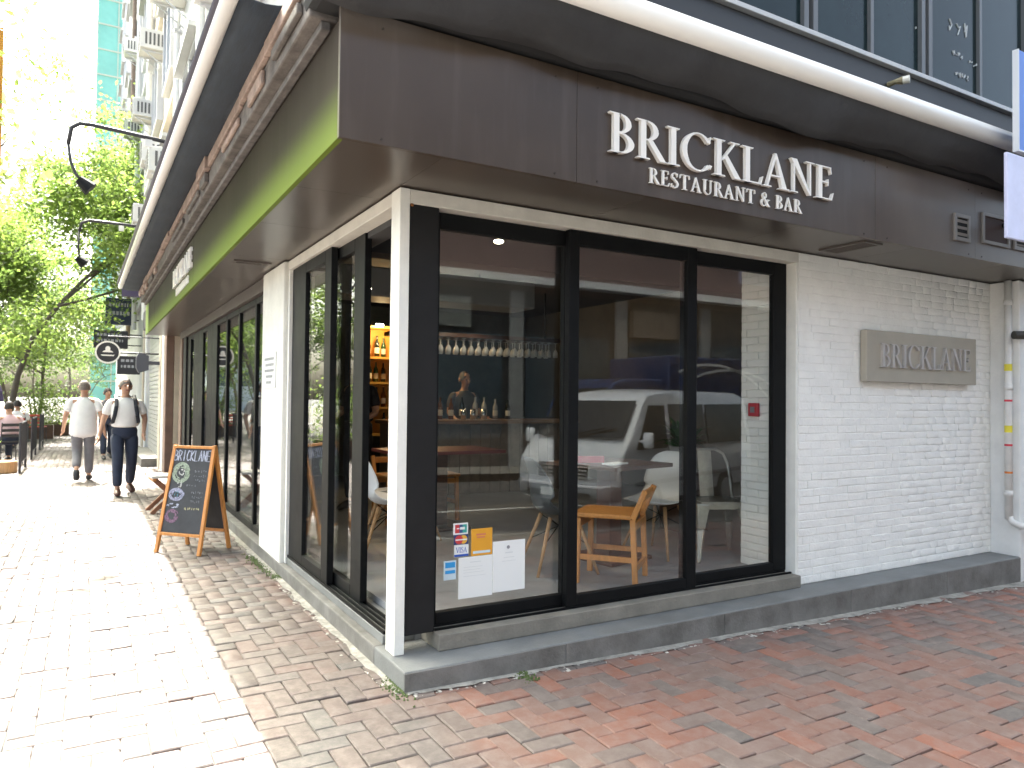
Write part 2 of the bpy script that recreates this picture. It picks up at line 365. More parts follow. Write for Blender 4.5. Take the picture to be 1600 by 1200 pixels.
def glyph_mesh(c, h, depth):
    polys, adv = glyph(c); m = MB()
    for i, p in enumerate(polys):
        d = depth + .0004*(i % 5)*min(1, depth/.01)
        m.prism([(x*h, y*h) for x, y in p], lambda q: (q[0], 0, q[1]), lambda q: (q[0], -d, q[1]))
    return m, adv*h
def lettering(text, width, h, depth, mat, parent, loc=(0, 0, 0), rz=0, name='letter', spacing=.0):
    adv = [glyph(c)[1]*h + spacing*h for c in text]; tot = sum(adv) - spacing*h
    sx = width/tot; x = 0
    for c, a in zip(text, adv):
        m, _ = glyph_mesh(c, h, depth)
        if m.v:
            o = m.build(name, mat, parent); o.rotation_euler = (0, 0, rz); o.scale = (sx, 1, 1)
            o.location = (loc[0]+x*sx*math.cos(rz), loc[1]+x*sx*math.sin(rz), loc[2])
        x += a

# ------------------------------------------------------------------ the corner restaurant
BLD = empty('restaurant_building', label='corner restaurant with dark brown fascia, black framed glass doors and white brick wall', cat='building')
# steps
box('front_step', -.035, 5.68, -.232, .20, -.5, .10, slab_top, BLD, bevel=.008)
m = MB()
for x0, x1 in ((-.0345, .9), (.904, 2.1), (2.104, 3.35), (3.354, 4.55), (4.554, 5.679)):
    m.box(x0, x1, -.2365, -.226, -.5, .093)
m.build('step_face', concrete, BLD, bevel=.003)
box('side_step', -.035, .20, .201, 10.5, -.4, .10, concrete, BLD, bevel=.008)
box('door_sill', .232, 3.06, -.045, .20, .1005, .186, sill_mat, BLD, bevel=.006)
box('side_sill', .014, .20, .203, 2.43, .1005, .15, slab_top, BLD, bevel=.004)
m = MB()
for k in range(4): m.box(.02+.035*k, .032+.035*k, .21, 2.42, .1505, .168)
m.build('door_track', black_alu, BLD)
m = MB()
for k in range(2): m.box(.24, 3.05, .03+.06*k, .045+.06*k, .1865, .198)
m.build('door_track', black_alu, BLD)
# corner post and trims
box('corner_post', 0, .056, 0, .125, .1005, 2.517, white_paint, BLD, bevel=.004)
box('head_trim', .0565, 3.09, .004, .10, 2.442, 2.517, M('aged_white_paint', (.62, .60, .54), .5, var=.12, vs=4, bump=.2, bs=50), BLD, bevel=.004)
box('head_trim', .004, .10, .1255, 2.45, 2.445, 2.517, MATS['aged_white_paint'], BLD, bevel=.004)
box('rust_stain', .06, .075, .001, .0035, 2.427, 2.4415, M('rust', (.30, .12, .04), .8, var=.4, vs=40), BLD)
box('black_column', .062, .228, .012, .16, .19, 2.4415, black_paint, BLD, bevel=.004)
box('jamb_trim', 3.062, 3.088, .006, .10, .1005, 2.4415, white_paint, BLD, bevel=.003)
box('jamb_trim', .006, .09, 2.405, 2.447, .1005, 2.4445, white_paint, BLD, bevel=.003)
# front sliding doors
def sliding_door(axis, a0, a1, off, z0, z1, l, r, b, t, th=.045, handle=None):
    m = MB()
    def bx(u0, u1, w0, w1):
        if axis == 'x': m.box(u0, u1, off, off+th, w0, w1)
        else: m.box(off, off+th, u0, u1, w0, w1)
    bx(a0, a0+l, z0, z1); bx(a1-r, a1, z0, z1); bx(a0+l+.0005, a1-r-.0005, z0, z0+b); bx(a0+l+.0005, a1-r-.0005, z1-t, z1)
    root = m.build('sliding_door', black_alu, BLD, bevel=.004)
    g = MB(); e = .006
    if axis == 'x': g.box(a0+l-e, a1-r+e, off+.018, off+.026, z0+b-e, z1-t+e)
    else: g.box(off+.018, off+.026, a0+l-e, a1-r+e, z0+b-e, z1-t+e)
    g.build('pane', GLASS, root)
    return root
sliding_door('x', .236, 1.165, .088, .199, 2.441, .035, .075, .065, .09)
sliding_door('x', 1.085, 2.115, .030, .199, 2.441, .075, .085, .065, .09)
sliding_door('x', 2.055, 3.058, .088, .199, 2.441, .06, .135, .065, .09)
# side sliding doors: two panels slid to the far side, the near bay stands open
sliding_door('y', 1.33, 2.40, .03, .169, 2.444, .15, .40, .07, .08)
sliding_door('y', .80, 1.60, .085, .169, 2.444, .20, .09, .07, .08)
# white painted brick wall with thin uneven courses
WALL = box('brick_wall', 3.092, 5.679, .0125, .30, .1005, 2.517, grey_mortar, BLD)
bh, bl = .0575, .225
wcells = []
nrow = int((2.517-.1005)/bh)
for j in range(nrow):
    x = 3.0925 - (random.uniform(.05, .18))
    while x < 5.679:
        L_ = bl*random.choice((1, 1, 1, .5, .75)); x0 = max(x, 3.0925); x1 = min(x+L_, 5.6785)
        if x1-x0 > .02: wcells.append((x0, x1, .102+j*bh))
        x += L_
wm = bpy.data.meshes.new('wall_brick')
c_ = .09
wv = [(0, 1, 0), (1, 1, 0), (1, 1, 1), (0, 1, 1), (0, .25, 0), (1, .25, 0), (1, .25, 1), (0, .25, 1), (.02, 0, c_), (.98, .0, c_), (.98, 0, 1-c_), (.02, 0, 1-c_)]
wf = [(4, 5, 9, 8), (5, 6, 10, 9), (6, 7, 11, 10), (7, 4, 8, 11), (8, 9, 10, 11), (0, 1, 5, 4), (1, 2, 6, 5), (2, 3, 7, 6), (3, 0, 4, 7)]
wm.from_pydata(wv, [], wf); wm.materials.append(white_brick)
def wtf(c):
    x0, x1, z = c; d = .0045 + random.uniform(0, .005); g = .0009
    return Matrix.Translation((x0+g, .0125+.0005-d+.001, z+g+random.gauss(0, .0012))) @ Matrix.Rotation(random.gauss(0, .004), 4, 'Y') @ Matrix.Diagonal((x1-x0-2*g, d, bh-2*g-random.uniform(0, .002), 1))
random.shuffle(wcells)
wcells.sort(key=lambda c: c[0])
for c in wcells[:300]:
    o = bpy.data.objects.new('brick', wm); COL.objects.link(o); o.matrix_world = wtf(c); o.parent = WALL
merged('brick_field', np.array(wv), np.array(wf), [wtf(c) for c in wcells[300:]], white_brick, WALL)
# pilaster at the end of the wall
box('pilaster', 5.68, 6.30, -.235, .3, -.5, 2.517, M('off_white_render', (.74, .74, .72), .6, var=.08, vs=3, bump=.25, bs=40), BLD, bevel=.01)
# left pier, stone
box('side_pier', -.03, .22, 2.452, 3.26, -.2, 2.517, M('pale_stone', (.68, .675, .62), .6, var=.08, vs=5, bump=.35, bs=35), BLD, bevel=.012)
# fascia and soffit
def fascia_material(name, axis):
    m = bpy.data.materials.new(name); m.use_nodes = True; n = m.node_tree; b = n.nodes['Principled BSDF']; L = n.links.new
    g = n.nodes.new('ShaderNodeNewGeometry'); sx = n.nodes.new('ShaderNodeSeparateXYZ'); L(g.outputs['Position'], sx.inputs[0])
    ns = n.nodes.new('ShaderNodeTexNoise'); ns.inputs['Scale'].default_value = 1.6; ns.inputs['Detail'].default_value = 5; L(g.outputs['Position'], ns.inputs['Vector'])
    base = n.nodes.new('ShaderNodeValToRGB'); e = base.color_ramp.elements
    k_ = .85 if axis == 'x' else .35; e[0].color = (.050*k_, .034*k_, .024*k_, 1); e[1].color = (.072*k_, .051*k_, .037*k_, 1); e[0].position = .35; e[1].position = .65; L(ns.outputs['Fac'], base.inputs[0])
    mx = n.nodes.new('ShaderNodeMix'); mx.data_type = 'RGBA'; L(base.outputs[0], mx.inputs[6])
    mr = n.nodes.new('ShaderNodeMapRange'); mr.interpolation_type = 'SMOOTHSTEP'
    if axis == 'x':        # weathered, chalky end of the panel
        ma = n.nodes.new('ShaderNodeMath'); ma.operation = 'MULTIPLY_ADD'; ma.inputs[1].default_value = .8; L(ns.outputs['Fac'], ma.inputs[0]); L(sx.outputs['X'], ma.inputs[2])
        L(ma.outputs[0], mr.inputs[0]); mr.inputs[1].default_value = 2.7; mr.inputs[2].default_value = 5.6; mr.inputs[4].default_value = .75
        mx.inputs[7].default_value = (.22, .195, .175, 1)
    else:                  # green blended into the brown along the bottom edge, soft upper border; plain green end
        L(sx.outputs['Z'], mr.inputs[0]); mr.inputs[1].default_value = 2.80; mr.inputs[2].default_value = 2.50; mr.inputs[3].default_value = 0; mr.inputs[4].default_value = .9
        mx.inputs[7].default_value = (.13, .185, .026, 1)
    mp = n.nodes.new('ShaderNodeMapping'); mp.inputs['Scale'].default_value = (9, 9, .9); L(g.outputs['Position'], mp.inputs[0])
    st_ = n.nodes.new('ShaderNodeTexNoise'); st_.inputs['Scale'].default_value = 1.6; st_.inputs['Detail'].default_value = 6; L(mp.outputs[0], st_.inputs['Vector'])
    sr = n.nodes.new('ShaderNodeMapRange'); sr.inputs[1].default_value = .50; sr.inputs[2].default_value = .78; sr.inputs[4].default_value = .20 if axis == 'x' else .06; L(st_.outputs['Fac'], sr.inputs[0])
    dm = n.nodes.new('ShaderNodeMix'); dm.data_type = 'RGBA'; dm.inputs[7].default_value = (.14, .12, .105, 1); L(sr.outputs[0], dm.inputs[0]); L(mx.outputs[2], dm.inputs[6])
    L(mr.outputs[0], mx.inputs[0]); L(dm.outputs[2], b.inputs['Base Color'])
    b.inputs['Roughness'].default_value = .36 if axis == 'x' else .55
    b.inputs['Specular IOR Level'].default_value = .5 if axis == 'x' else .06
    bp = n.nodes.new('ShaderNodeBump'); bp.inputs['Strength'].default_value = .06; L(ns.outputs['Fac'], bp.inputs['Height']); L(bp.outputs[0], b.inputs['Normal'])
    return m
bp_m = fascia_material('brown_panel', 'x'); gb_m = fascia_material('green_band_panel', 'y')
edges = [-.488, .732, 3.172, 4.392, 5.612, 7.5]
for k, (a, b) in enumerate(zip(edges, edges[1:])): box('fascia_panel', a, b-.0025, -.541+.0008*(k % 2), -.515, 2.52, 3.085, bp_m, BLD, bevel=.002)
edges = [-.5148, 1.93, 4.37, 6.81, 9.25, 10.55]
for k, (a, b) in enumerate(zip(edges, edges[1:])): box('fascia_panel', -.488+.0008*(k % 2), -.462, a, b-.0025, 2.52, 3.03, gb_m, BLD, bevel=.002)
for x in (-.30, .60, .86, 3.05, 3.30, 4.30, 4.48):
    for z in (2.545, 3.03): MB().tube([(x, -.5405, z), (x, -.5435, z)], .006, 8).build('screw', M('screw_dark', (.05, .04, .035), .4, metal=.6), BLD)
box('fascia_end', -.4885, -.462, 10.552, 11.2, 2.52, 3.03, M('green_panel', (.15, .22, .035), .4), BLD, bevel=.003)
sof = M('brown_gloss_soffit', (.065, .052, .043), .28)
for a, b in ((-.4618, .0), (.0025, 1.22), (1.2225, 2.44), (2.4425, 3.66), (3.6625, 4.88), (4.8825, 7.5)): box('soffit_panel', a, b, -.5148, .3, 2.5235, 2.56, sof, BLD)
for k, (a, b) in enumerate(((.3025, 1.22), (1.2225, 2.44), (2.4425, 3.66), (3.6625, 4.88), (4.8825, 6.1), (6.1025, 7.32), (7.3225, 8.54), (8.5425, 9.76), (9.7625, 11.2))): box('soffit_panel', -.4618, .3, a, b, 2.5235, 2.56, sof, BLD)
dark_slot = M('vent_dark', (.01, .01, .01), .8)
vent_frame = M('vent_frame_grey', (.27, .25, .23), .5, metal=.2)
def wall_vent(x0, x1, z0, z1, ns, back, fr=.02, side=False):
    y = -.5415
    b = box('vent', x0, x1, y-.004, y, z0, z1, back, BLD)
    f = MB(); f.box(x0-fr, x0, y-.016, y, z0-fr, z1+fr).box(x1, x1+fr, y-.016, y, z0-fr, z1+fr).box(x0+.0005, x1-.0005, y-.016, y, z0-fr, z0).box(x0+.0005, x1-.0005, y-.016, y, z1, z1+fr)
    f.build('vent_frame', vent_frame, b, bevel=.002)
    for k in range(ns):
        zz = z0+(k+.5)*(z1-z0)/ns
        MB().bar((x0, y-.008, zz), (x1, y-.008, zz), .004, (z1-z0)/ns*.42, upv=(0, -.4, 1)).build('slat', vent_frame, b)
wall_vent(4.125, 4.275, 2.655, 2.80, 3, dark_slot, .028)
wall_vent(4.50, 4.84, 2.675, 2.86, 0, M('maroon_filter', (.07, .04, .032), .7), .026)
wall_vent(4.96, 5.25, 2.68, 2.74, 2, dark_slot, .03)
# soffit grilles
def soffit_grille(x0, x1, y0, y1, n, alongx):
    b = box('grille', x0, x1, y0, y1, 2.517, 2.523, dark_slot, BLD)
    f = MB(); e = .022
    f.box(x0-e, x1+e, y0-e, y0, 2.512, 2.5232).box(x0-e, x1+e, y1, y1+e, 2.512, 2.5232).box(x0-e, x0, y0+.0005, y1-.0005, 2.512, 2.5232).box(x1, x1+e, y0+.0005, y1-.0005, 2.512, 2.5232)
    f.build('grille_frame', M('bronze_frame', (.10, .085, .075), .4), b)
    for k in range(n):
        if alongx: y = y0+(k+.5)*(y1-y0)/n; MB().box(x0, x1, y-.003, y+.003, 2.511, 2.5165).build('slat', MATS['bronze_frame'], b)
        else: x = x0+(k+.5)*(x1-x0)/n; MB().box(x-.003, x+.003, y0, y1, 2.511, 2.5165).build('slat', MATS['bronze_frame'], b)
soffit_grille(3.17, 3.32, -.46, -.14, 5, False)
soffit_grille(-.36, -.11, 2.66, 2.72, 2, True)
# side window wall beyond the pier
box('side_head_trim', .002, .10, 3.2605, 10.35, 2.40, 2.517, M('dark_trim', (.05, .035, .03), .5), BLD)
for a0, a1, l, r_ in ((3.3, 3.99, .03, .035), (3.992, 4.91, .035, .035), (4.912, 5.73, .035, .04), (5.732, 6.90, .04, .42), (6.902, 8.30, .45, .50), (8.302, 9.60, .53, .36)):
    sliding_door('y', a0, a1, .05, .1005, 2.399, l, r_, .07, .06)
box('side_jamb', .02, .16, 9.605, 10.0, .1005, 2.399, black_paint, BLD)
box('side_jamb', .0, .2, 10.0, 10.35, .1005, 2.399, M('brown_timber', (.16, .10, .075), .6, var=.2), BLD)
# upper storeys
upper_dark = M('dark_cladding', (.028, .028, .029), .5, var=.15, vs=2)
box('upper_front_wall', -.02, 9, -.30, .0, 3.0, 3.90, upper_dark, BLD, bevel=.01)
box('upper_side_wall', .0, .25, .0005, 11.2, 2.565, 3.9, upper_dark, BLD)
box('parapet_line', -.03, 9, -.335, -.2, 3.9005, 3.935, M('light_metal_edge', (.45, .45, .45), .4), BLD, bevel=.004)
ug = M('upper_window_glass', (.010, .020, .022), .15, spec=.18, var=.3, vs=1.3)
wall_up = M('pale_grey_render', (.46, .465, .47), .7, var=.12, vs=1.2, bump=.2, bs=30)
box('upper_wall', -.02, 9, -.05, .25, 3.936, 4.0, upper_dark, BLD)
for i, (x0, x1) in enumerate(((-.0, 1.55), (1.6, 3.1), (3.15, 4.55), (4.6, 6.2), (6.25, 7.9))):
    w_ = MB().box(x0, x0+.05, -.07, -.01, 4.0005, 6.2).box(x1-.05, x1, -.07, -.01, 4.0005, 6.2).box(x0+.0505, x1-.0505, -.07, -.01, 4.0005, 4.06).box(x0+.0505, x1-.0505, -.07, -.01, 6.12, 6.2).box((x0+x1)/2-.02, (x0+x1)/2+.02, -.065, -.015, 4.0605, 6.1195).build('upper_window', M('grey_window_frame', (.10, .105, .11), .45), BLD)
    MB().box(x0+.05, x1-.05, -.035, -.025, 4.05, 6.13).build('pane', ug, w_)
box('upper_wall', -.02, 9, -.05, .25, 6.201, 30, wall_up, BLD)
box('upper_wall', .25, 9, .2505, 11.2, 3.2, 30, wall_up, BLD)
up_side = box('upper_wall', -.02, .2495, .2505, 11.2, 3.901, 30, wall_up, BLD)
# chalk strokes written on the upstairs window
chalk = M('chalk_white', (.55, .57, .58), .9)
m = MB()
for (x0, z0, n, s_) in ((4.95, 4.62, 3, .13), (5.0, 4.42, 4, .05), (5.25, 4.40, 4, .045), (5.05, 4.25, 5, .05), (4.45, 4.5, 2, .05)):
    for k in range(n):
        x = x0+k*s_*.8; p = [(x+random.uniform(0, s_*.6), -.0385, z0+random.uniform(0, s_)) for _ in range(4)]
        for a, b in zip(p, p[1:]): m.bar(a, b, .004, .012, upv=(0, 1, 0))
m.build('window_writing', chalk, BLD, kind='stuff')

# ------------------------------------------------------------------ signs
sg = empty('fascia_sign', (.916, -.5415, 2.709), label='white serif lettering with the restaurant name on the brown front fascia', cat='sign')
lettering('BRICKLANE', 1.795, .208, .022, letter_white, sg, spacing=.0)
lettering('RESTAURANT & BAR', 1.225, .082, .012, letter_white, sg, loc=(.28, 0, -.119), spacing=.08)
sg2 = empty('fascia_sign', (-.4885, 6.20, 2.72), label='white serif lettering on the green edged side fascia above the glass', cat='sign')
lettering('BRICKLANE', 1.795, .208, .022, letter_white, sg2, rz=-math.pi/2)
lettering('RESTAURANT & BAR', 1.225, .082, .012, letter_white, sg2, loc=(0, -.28, -.119), rz=-math.pi/2, spacing=.08)
pq = empty('wall_plaque', (3.79, -.004, 1.59), label='taupe metal plaque with raised restaurant name on the white brick wall', cat='plaque')
box('panel', 0, 1.53, -.055, .0, 0, .40, plaque_mat, pq, bevel=.004)
lettering('BRICKLANE', 1.26, .185, .022, M('brushed_silver', (.55, .53, .52), .35, metal=.5), pq, loc=(.15, -.0555, .115))
pl = empty('opening_plate', (-.0315, 3.14, 1.50), label='small white notice plate with grey lines of print on the stone pier', cat='plate')
box('plate', -.006, 0, -.47, 0, 0, .30, M('plate_white', (.60, .61, .62), .5), pl, bevel=.002)
m = MB()
for k, (a, b) in enumerate(((.04, .4), (.08, .36), (.05, .41), (.1, .34), (.12, .3))):
    z = .25-.05*k; y = -a
    while y > -b: w_ = random.uniform(.02, .05); m.box(-.0072, -.0061, y-w_, y, z-.014, z+.008); y -= w_+.012
m.build('print', M('print_grey', (.22, .23, .24), .7), pl)
# cards and notices on the glass
def card(name, x0, x1, z0, z1, mat, label, cat, y=.0875+.016):
    o = empty(name, (x0, .1055, z0), label=label, cat=cat)
    box('sheet', 0, x1-x0, -.0025, 0, 0, z1-z0, mat, o)
    return o, x1-x0, z1-z0
def marks(o, boxes, mat, name='print', y=-.0032):
    m = MB()
    for x0, x1, z0, z1 in boxes: m.box(x0, x1, y, -.0026, z0, z1)
    return m.build(name, mat, o)
def disc(o, x, z, rx, rz_, mat, y=-.0034, name='print'):
    m = MB(); N = 20
    m.prism([(x+rx*math.cos(2*math.pi*k/N), z+rz_*math.sin(2*math.pi*k/N)) for k in range(N)], lambda q: (q[0], -.0026, q[1]), lambda q: (q[0], y, q[1]))
    return m.build(name, mat, o)
cm = lambda n, c: M('card_'+n, c, .4)
DX = .05; DZ = -.02
c, w_, h_ = card('card_sticker', .328+DX, .418+DX, .692+DZ, .754+DZ, paper, 'payment card sticker with red, blue and teal stripes on the glass', 'sticker')
marks(c, [(.010, .036, .008, .054)], cm('red', (.55, .05, .05)), y=-.0032); marks(c, [(.036, .056, .008, .054)], cm('navy', (.03, .08, .22)), y=-.0031); marks(c, [(.056, .082, .008, .054)], cm('teal', (.04, .34, .30)), y=-.0033)
marks(c, [(.02, .036, .03, .036), (.04, .07, .026, .040)], paper, y=-.0038)
c, w_, h_ = card('card_sticker', .333+DX, .42+DX, .636+DZ, .690+DZ, cm('dkblue', (.03, .05, .16)), 'payment card sticker with overlapping red and yellow discs on the glass', 'sticker')
disc(c, .03, .027, .024, .024, cm('red', (.55, .05, .05))); disc(c, .057, .027, .024, .024, cm('yellow', (.75, .42, .05)), y=-.0032)
marks(c, [(.008, .079, .023, .030)], paper, y=-.0039)
c, w_, h_ = card('card_sticker', .335+DX, .422+DX, .570+DZ, .634+DZ, paper, 'white payment card sticker with blue VISA lettering on the glass', 'sticker')
marks(c, [(0, .087, 0, .012)], cm('blue', (.02, .09, .45)))
lettering('VISA', .068, .03, .001, cm('blue', (.02, .09, .45)), c, loc=(.010, -.0027, .021))
c, w_, h_ = card('card_sticker', .273+DX, .347+DX, .448+DZ, .552+DZ, cm('pale', (.55, .68, .75)), 'pale sticker with two bright blue blocks low on the glass', 'sticker')
marks(c, [(.008, .068, .066, .096), (.008, .068, .034, .052)], cm('sky', (.03, .30, .66)))
c, w_, h_ = card('notice', .440+DX, .572+DX, .565+DZ, .715+DZ, cm('orange', (.72, .34, .03)), 'orange notice taped beside the payment card stickers', 'notice')
marks(c, [(.03, .09, .112, .122), (.035, .085, .098, .106)], cm('pinkish', (.62, .20, .10))); marks(c, [(.01, .12, .012, .026)], cm('pale', (.55, .68, .75)))
c, w_, h_ = card('notice', .363+DX, .575+DX, .335+DZ, .562+DZ, paper, 'blank looking white paper notice under the orange notice', 'notice')
marks(c, [(.07, .14, .195, .20)] + [(.03, .03+random.uniform(.08, .15), z, z+.003) for z in (.17, .155, .14, .12)], cm('faint', (.66, .68, .67)))
c, w_, h_ = card('notice', .578+DX, .790+DX, .345+DZ, .632+DZ, paper, 'white paper letter with small dark crest at its head on the glass', 'notice')
disc(c, .10, .25, .010, .010, cm('crest', (.25, .25, .27))); marks(c, [(.08, .13, .215, .222), (.07, .14, .19, .194), (.06, .15, .17, .173)], MATS['card_faint'])

# ------------------------------------------------------------------ awnings and the worn ledge
aw = empty('awning', (0, 0, 0), label='folded charcoal awning with white front rail above the front fascia', cat='awning')
MB().tube([(-.86, -.80, 3.31), (7.0, -.80, 3.325)], (.064, .064), 16).build('rail', M('rail_white', (.78, .77, .74), .3), aw, smooth=True)
m = MB(); nx = 160; ny = 6
ph = [random.uniform(0, 6) for _ in range(6)]
for i in range(nx+1):
    x = -.84+7.8*i/nx; sag = .025*math.sin(x*2.3+ph[0])+.018*math.sin(x*4.7+ph[1])+.008*math.sin(x*11+ph[2]) + .012*x/5
    for j in range(ny+1):
        t = j/ny; y = -.80+.17*t - .03*math.sin(t*math.pi) + .012*math.sin(x*5.5+t*3+ph[3])*t + .006*math.sin(x*17+ph[4])*t
        z = 3.275 - t*(.20-sag) ; m.v.append((x, y, z))
for i in range(nx):
    for j in range(ny): a = i*(ny+1)+j; m.f.append((a, a+1, a+ny+2, a+ny+1))
fb = m.build('canvas', fabric_grey, aw, smooth=True); sm = fb.modifiers.new('thick', 'SOLIDIFY'); sm.thickness = .004
box('canvas_roll', -.6, 7.0, -.60, -.32, 3.10, 3.22, M('rolled_canvas', (.02, .021, .023), .9), aw, bevel=.04)
aw2 = empty('awning', (0, 0, 0), label='navy canopy with pale front rail along the side street', cat='awning')
MB().tube([(-.835, .0, 3.31), (-.91, 11.0, 3.325)], (.038, .038), 14).build('rail', MATS['rail_white'], aw2, smooth=True)
m = MB(); n_ = 60
for i in range(n_+1):
    y = -.0+11.0*i/n_; xo = -.82-.08*i/n_
    for j in range(5):
        t = j/4; m.v.append((xo+.02+t*(-.60-xo), y, 3.30 - .02*math.sin(t*math.pi) + .006*math.sin(y*9+t) - .0*t))
for i in range(n_):
    for j in range(4): a = i*5+j; m.f.append((a, a+1, a+6, a+5))
fb = m.build('canvas', fabric_blue, aw2, smooth=True); sm = fb.modifiers.new('thick', 'SOLIDIFY'); sm.thickness = .005
MB().tube([(-.855, .0, 3.37), (-.94, 11.0, 3.39)], (.03, .03), 10).build('roller', M('roller_dark', (.07, .065, .085), .5), aw2, smooth=True)
led = empty('worn_ledge', (0, 0, 0), label='weathered timber and plaster ledge with peeling pinkish edge over the side fascia', cat='ledge')
peel = M('peeling_board', (.30, .225, .19), .8, var=.35, vs=9, bump=.6, bs=40); grime = M('grimy_plaster', (.12, .108, .10), .9, var=.45, vs=8, bump=.7, bs=30)
box('slab', -.585, -.0, -.40, 11.0, 3.075, 3.26, grime, led, bevel=.01)
m = MB(); y = -.4
box('lower_lip', -.53, -.486, -.39, 11.0, 3.035, 3.0745, M('lip_grey', (.12, .11, .105), .8, var=.4, vs=10), led, bevel=.006)
while y < 11:
    L_ = random.uniform(.25, 1.5)
    box('board', -.612-random.uniform(0, .025), -.5865, y, y+L_-.012, 3.20+random.uniform(-.02, .02), 3.292+random.uniform(-.02, .0), peel, led, bevel=.006).rotation_euler = (0, 0, 0)
    if random.random() < .7: box('board', -.606-random.uniform(0, .02), -.5868, y+.1, y+L_*random.uniform(.5, .9), 3.10+random.uniform(0, .03), 3.165+random.uniform(0, .02), peel if random.random() < .4 else grime, led, bevel=.008)
    y += L_

# ------------------------------------------------------------------ interior
FZ = .19
box('interior_floor', .2005, 5.6, .2005, 8.0, -.1, FZ-.002, int_floor, BLD)
box('interior_ceiling', .1, 5.6, .2, 8.0, 2.93, 3.0, int_dark, BLD)
box('lintel', .101, 5.6, .1605, .24, 2.40, 2.9295, int_dark, BLD)
box('lintel', .102, .22, .2405, 10.4, 2.41, 2.9295, int_dark, BLD)
box('interior_wall', .3, 5.6, 8.0005, 8.2, -.1, 3.0, M('grey_green_wall', (.10, .11, .10), .7, var=.2), BLD)
box('interior_wall', 5.601, 5.67, .3005, 8.2, -.1, 3.0, M('cream_wall', (.13, .12, .105), .7, var=.15, vs=2), BLD)
box('ceiling_beam', .25, 5.6, 2.2, 2.45, 2.62, 2.9295, int_dark, BLD)
box('ceiling_duct', .6, 3.0, 3.5, 4.0, 2.45, 2.75, M('duct_grey', (.25, .25, .24), .5), BLD, bevel=.02)
box('partition', .30, .42, 3.3, 8.0, -.1, 2.9295, int_dark, BLD)
PIER = box('inner_pier', 2.985, 3.091, .161, .44, FZ-.001, 2.92, grey_mortar, BLD)
m = MB(); ib = bpy.data.meshes.new('pier_brick'); ib.from_pydata(wv, [], wf); ib.materials.append(white_brick)
for j in range(int((2.9-FZ)/.0575/1)):
    y = .1615; first = True
    while y < .43:
        L_ = min(.11 if (first and j % 2) else .225, .4395-y); first = False
        o = bpy.data.objects.new('brick', ib); COL.objects.link(o); o.parent = PIER
        # local y of the unit brick points into the wall (+x here)
        o.matrix_world = Matrix(((0, .012, 0, 2.9845-.0115), (L_-.004, 0, 0, y+.002), (0, 0, .0535, FZ+.002+j*.0575), (0, 0, 0, 1)))
        y += L_
al = empty('alarm_box', (2.9725, .30, 1.365), label='red fire alarm call point on the white inner brick pier', cat='alarm')
box('case', -.03, .0, -.045, .045, -.05, .05, M('alarm_red', (.45, .02, .02), .4), al, bevel=.006)
box('window', -.034, -.0305, -.02, .02, -.022, .022, M('alarm_grey', (.2, .2, .2), .4), al)
# bar counter with back shelves
bar = empty('bar_counter', (0, 0, 0), label='long wooden bar counter with pale top at the back of the room', cat='counter')
box('front_panel', 1.9, 4.6, 5.0, 5.5, FZ, 1.10, M('bar_front', (.20, .17, .14), .5, var=.2), bar)
m = MB()
for k in range(18): m.box(1.9+.15*k, 1.9+.15*k+.142, 4.985, 4.9995, FZ, 1.09)
m.build('plank', M('bar_plank', (.24, .20, .165), .5, var=.25, vs=4), bar)
box('top', 1.85, 4.65, 4.93, 5.56, 1.1005, 1.15, M('bar_top', (.28, .17, .10), .3, var=.2), bar, bevel=.006)
sh = empty('bottle_shelf', (1.84, 6.2, 0), label='warmly lit yellow wooden bottle shelves behind the bar', cat='shelf')
ysh = M('yellow_shelf_wood', (.62, .33, .06), .5, var=.15, vs=5)
box('back_panel', 0, 1.15, .30, .33, .9, 2.45, ysh, sh)
for z in (.9, 1.27, 1.62, 1.97, 2.40): box('shelf', 0, 1.15, 0, .2995, z, z+.03, ysh, sh)
for x in (-.03, .56, 1.15): box('upright', x, x+.0295, -.01, .33, .88, 2.46, ysh, sh)
def bottle_mesh():
    m = MB(); m.lathe([(0, 0), (.037, 0), (.037, .17), (.03, .205), (.014, .235), (.013, .29), (.015, .295), (.0, .296)], seg=12); return m
bot_mats = [M('bottle_dark', (.012, .018, .012), .15), M('bottle_amber', (.14, .05, .012), .15), M('bottle_green', (.02, .06, .025), .15), M('bottle_clear', (.35, .35, .33), .15)]
protos = []
for i, bmx in enumerate(bot_mats):
    protos.append((bottle_mesh, bmx))
blab = 'dark glass bottle', 'amber glass bottle', 'green glass bottle', 'clear glass bottle'
bme = {}
for i, bmx in enumerate(bot_mats):
    m = bottle_mesh(); me = bpy.data.meshes.new('bottle'); me.from_pydata(m.v, [], m.f); me.materials.append(bmx); me.polygons.foreach_set('use_smooth', [True]*len(me.polygons)); bme[i] = me
lab_me = bpy.data.meshes.new('bottle_label'); lm_ = MB().lathe([(.0375, .05), (.0375, .13)], seg=12); lab_me.from_pydata(lm_.v, [], lm_.f); lab_me.materials.append(M('label_paper', (.6, .56, .46), .6))
def bottle(x, y, z, i, where, grp):
    o = bpy.data.objects.new('bottle', bme[i]); COL.objects.link(o); o.location = (x, y, z); o.rotation_euler = (0, 0, random.uniform(0, 6)); s_ = random.uniform(.88, 1.02); o.scale = (s_, s_, s_)
    tag(o, blab[i]+' '+where, 'bottle', grp+' '+blab[i].split()[0])
    l = bpy.data.objects.new('label', lab_me); COL.objects.link(l); l.parent = o
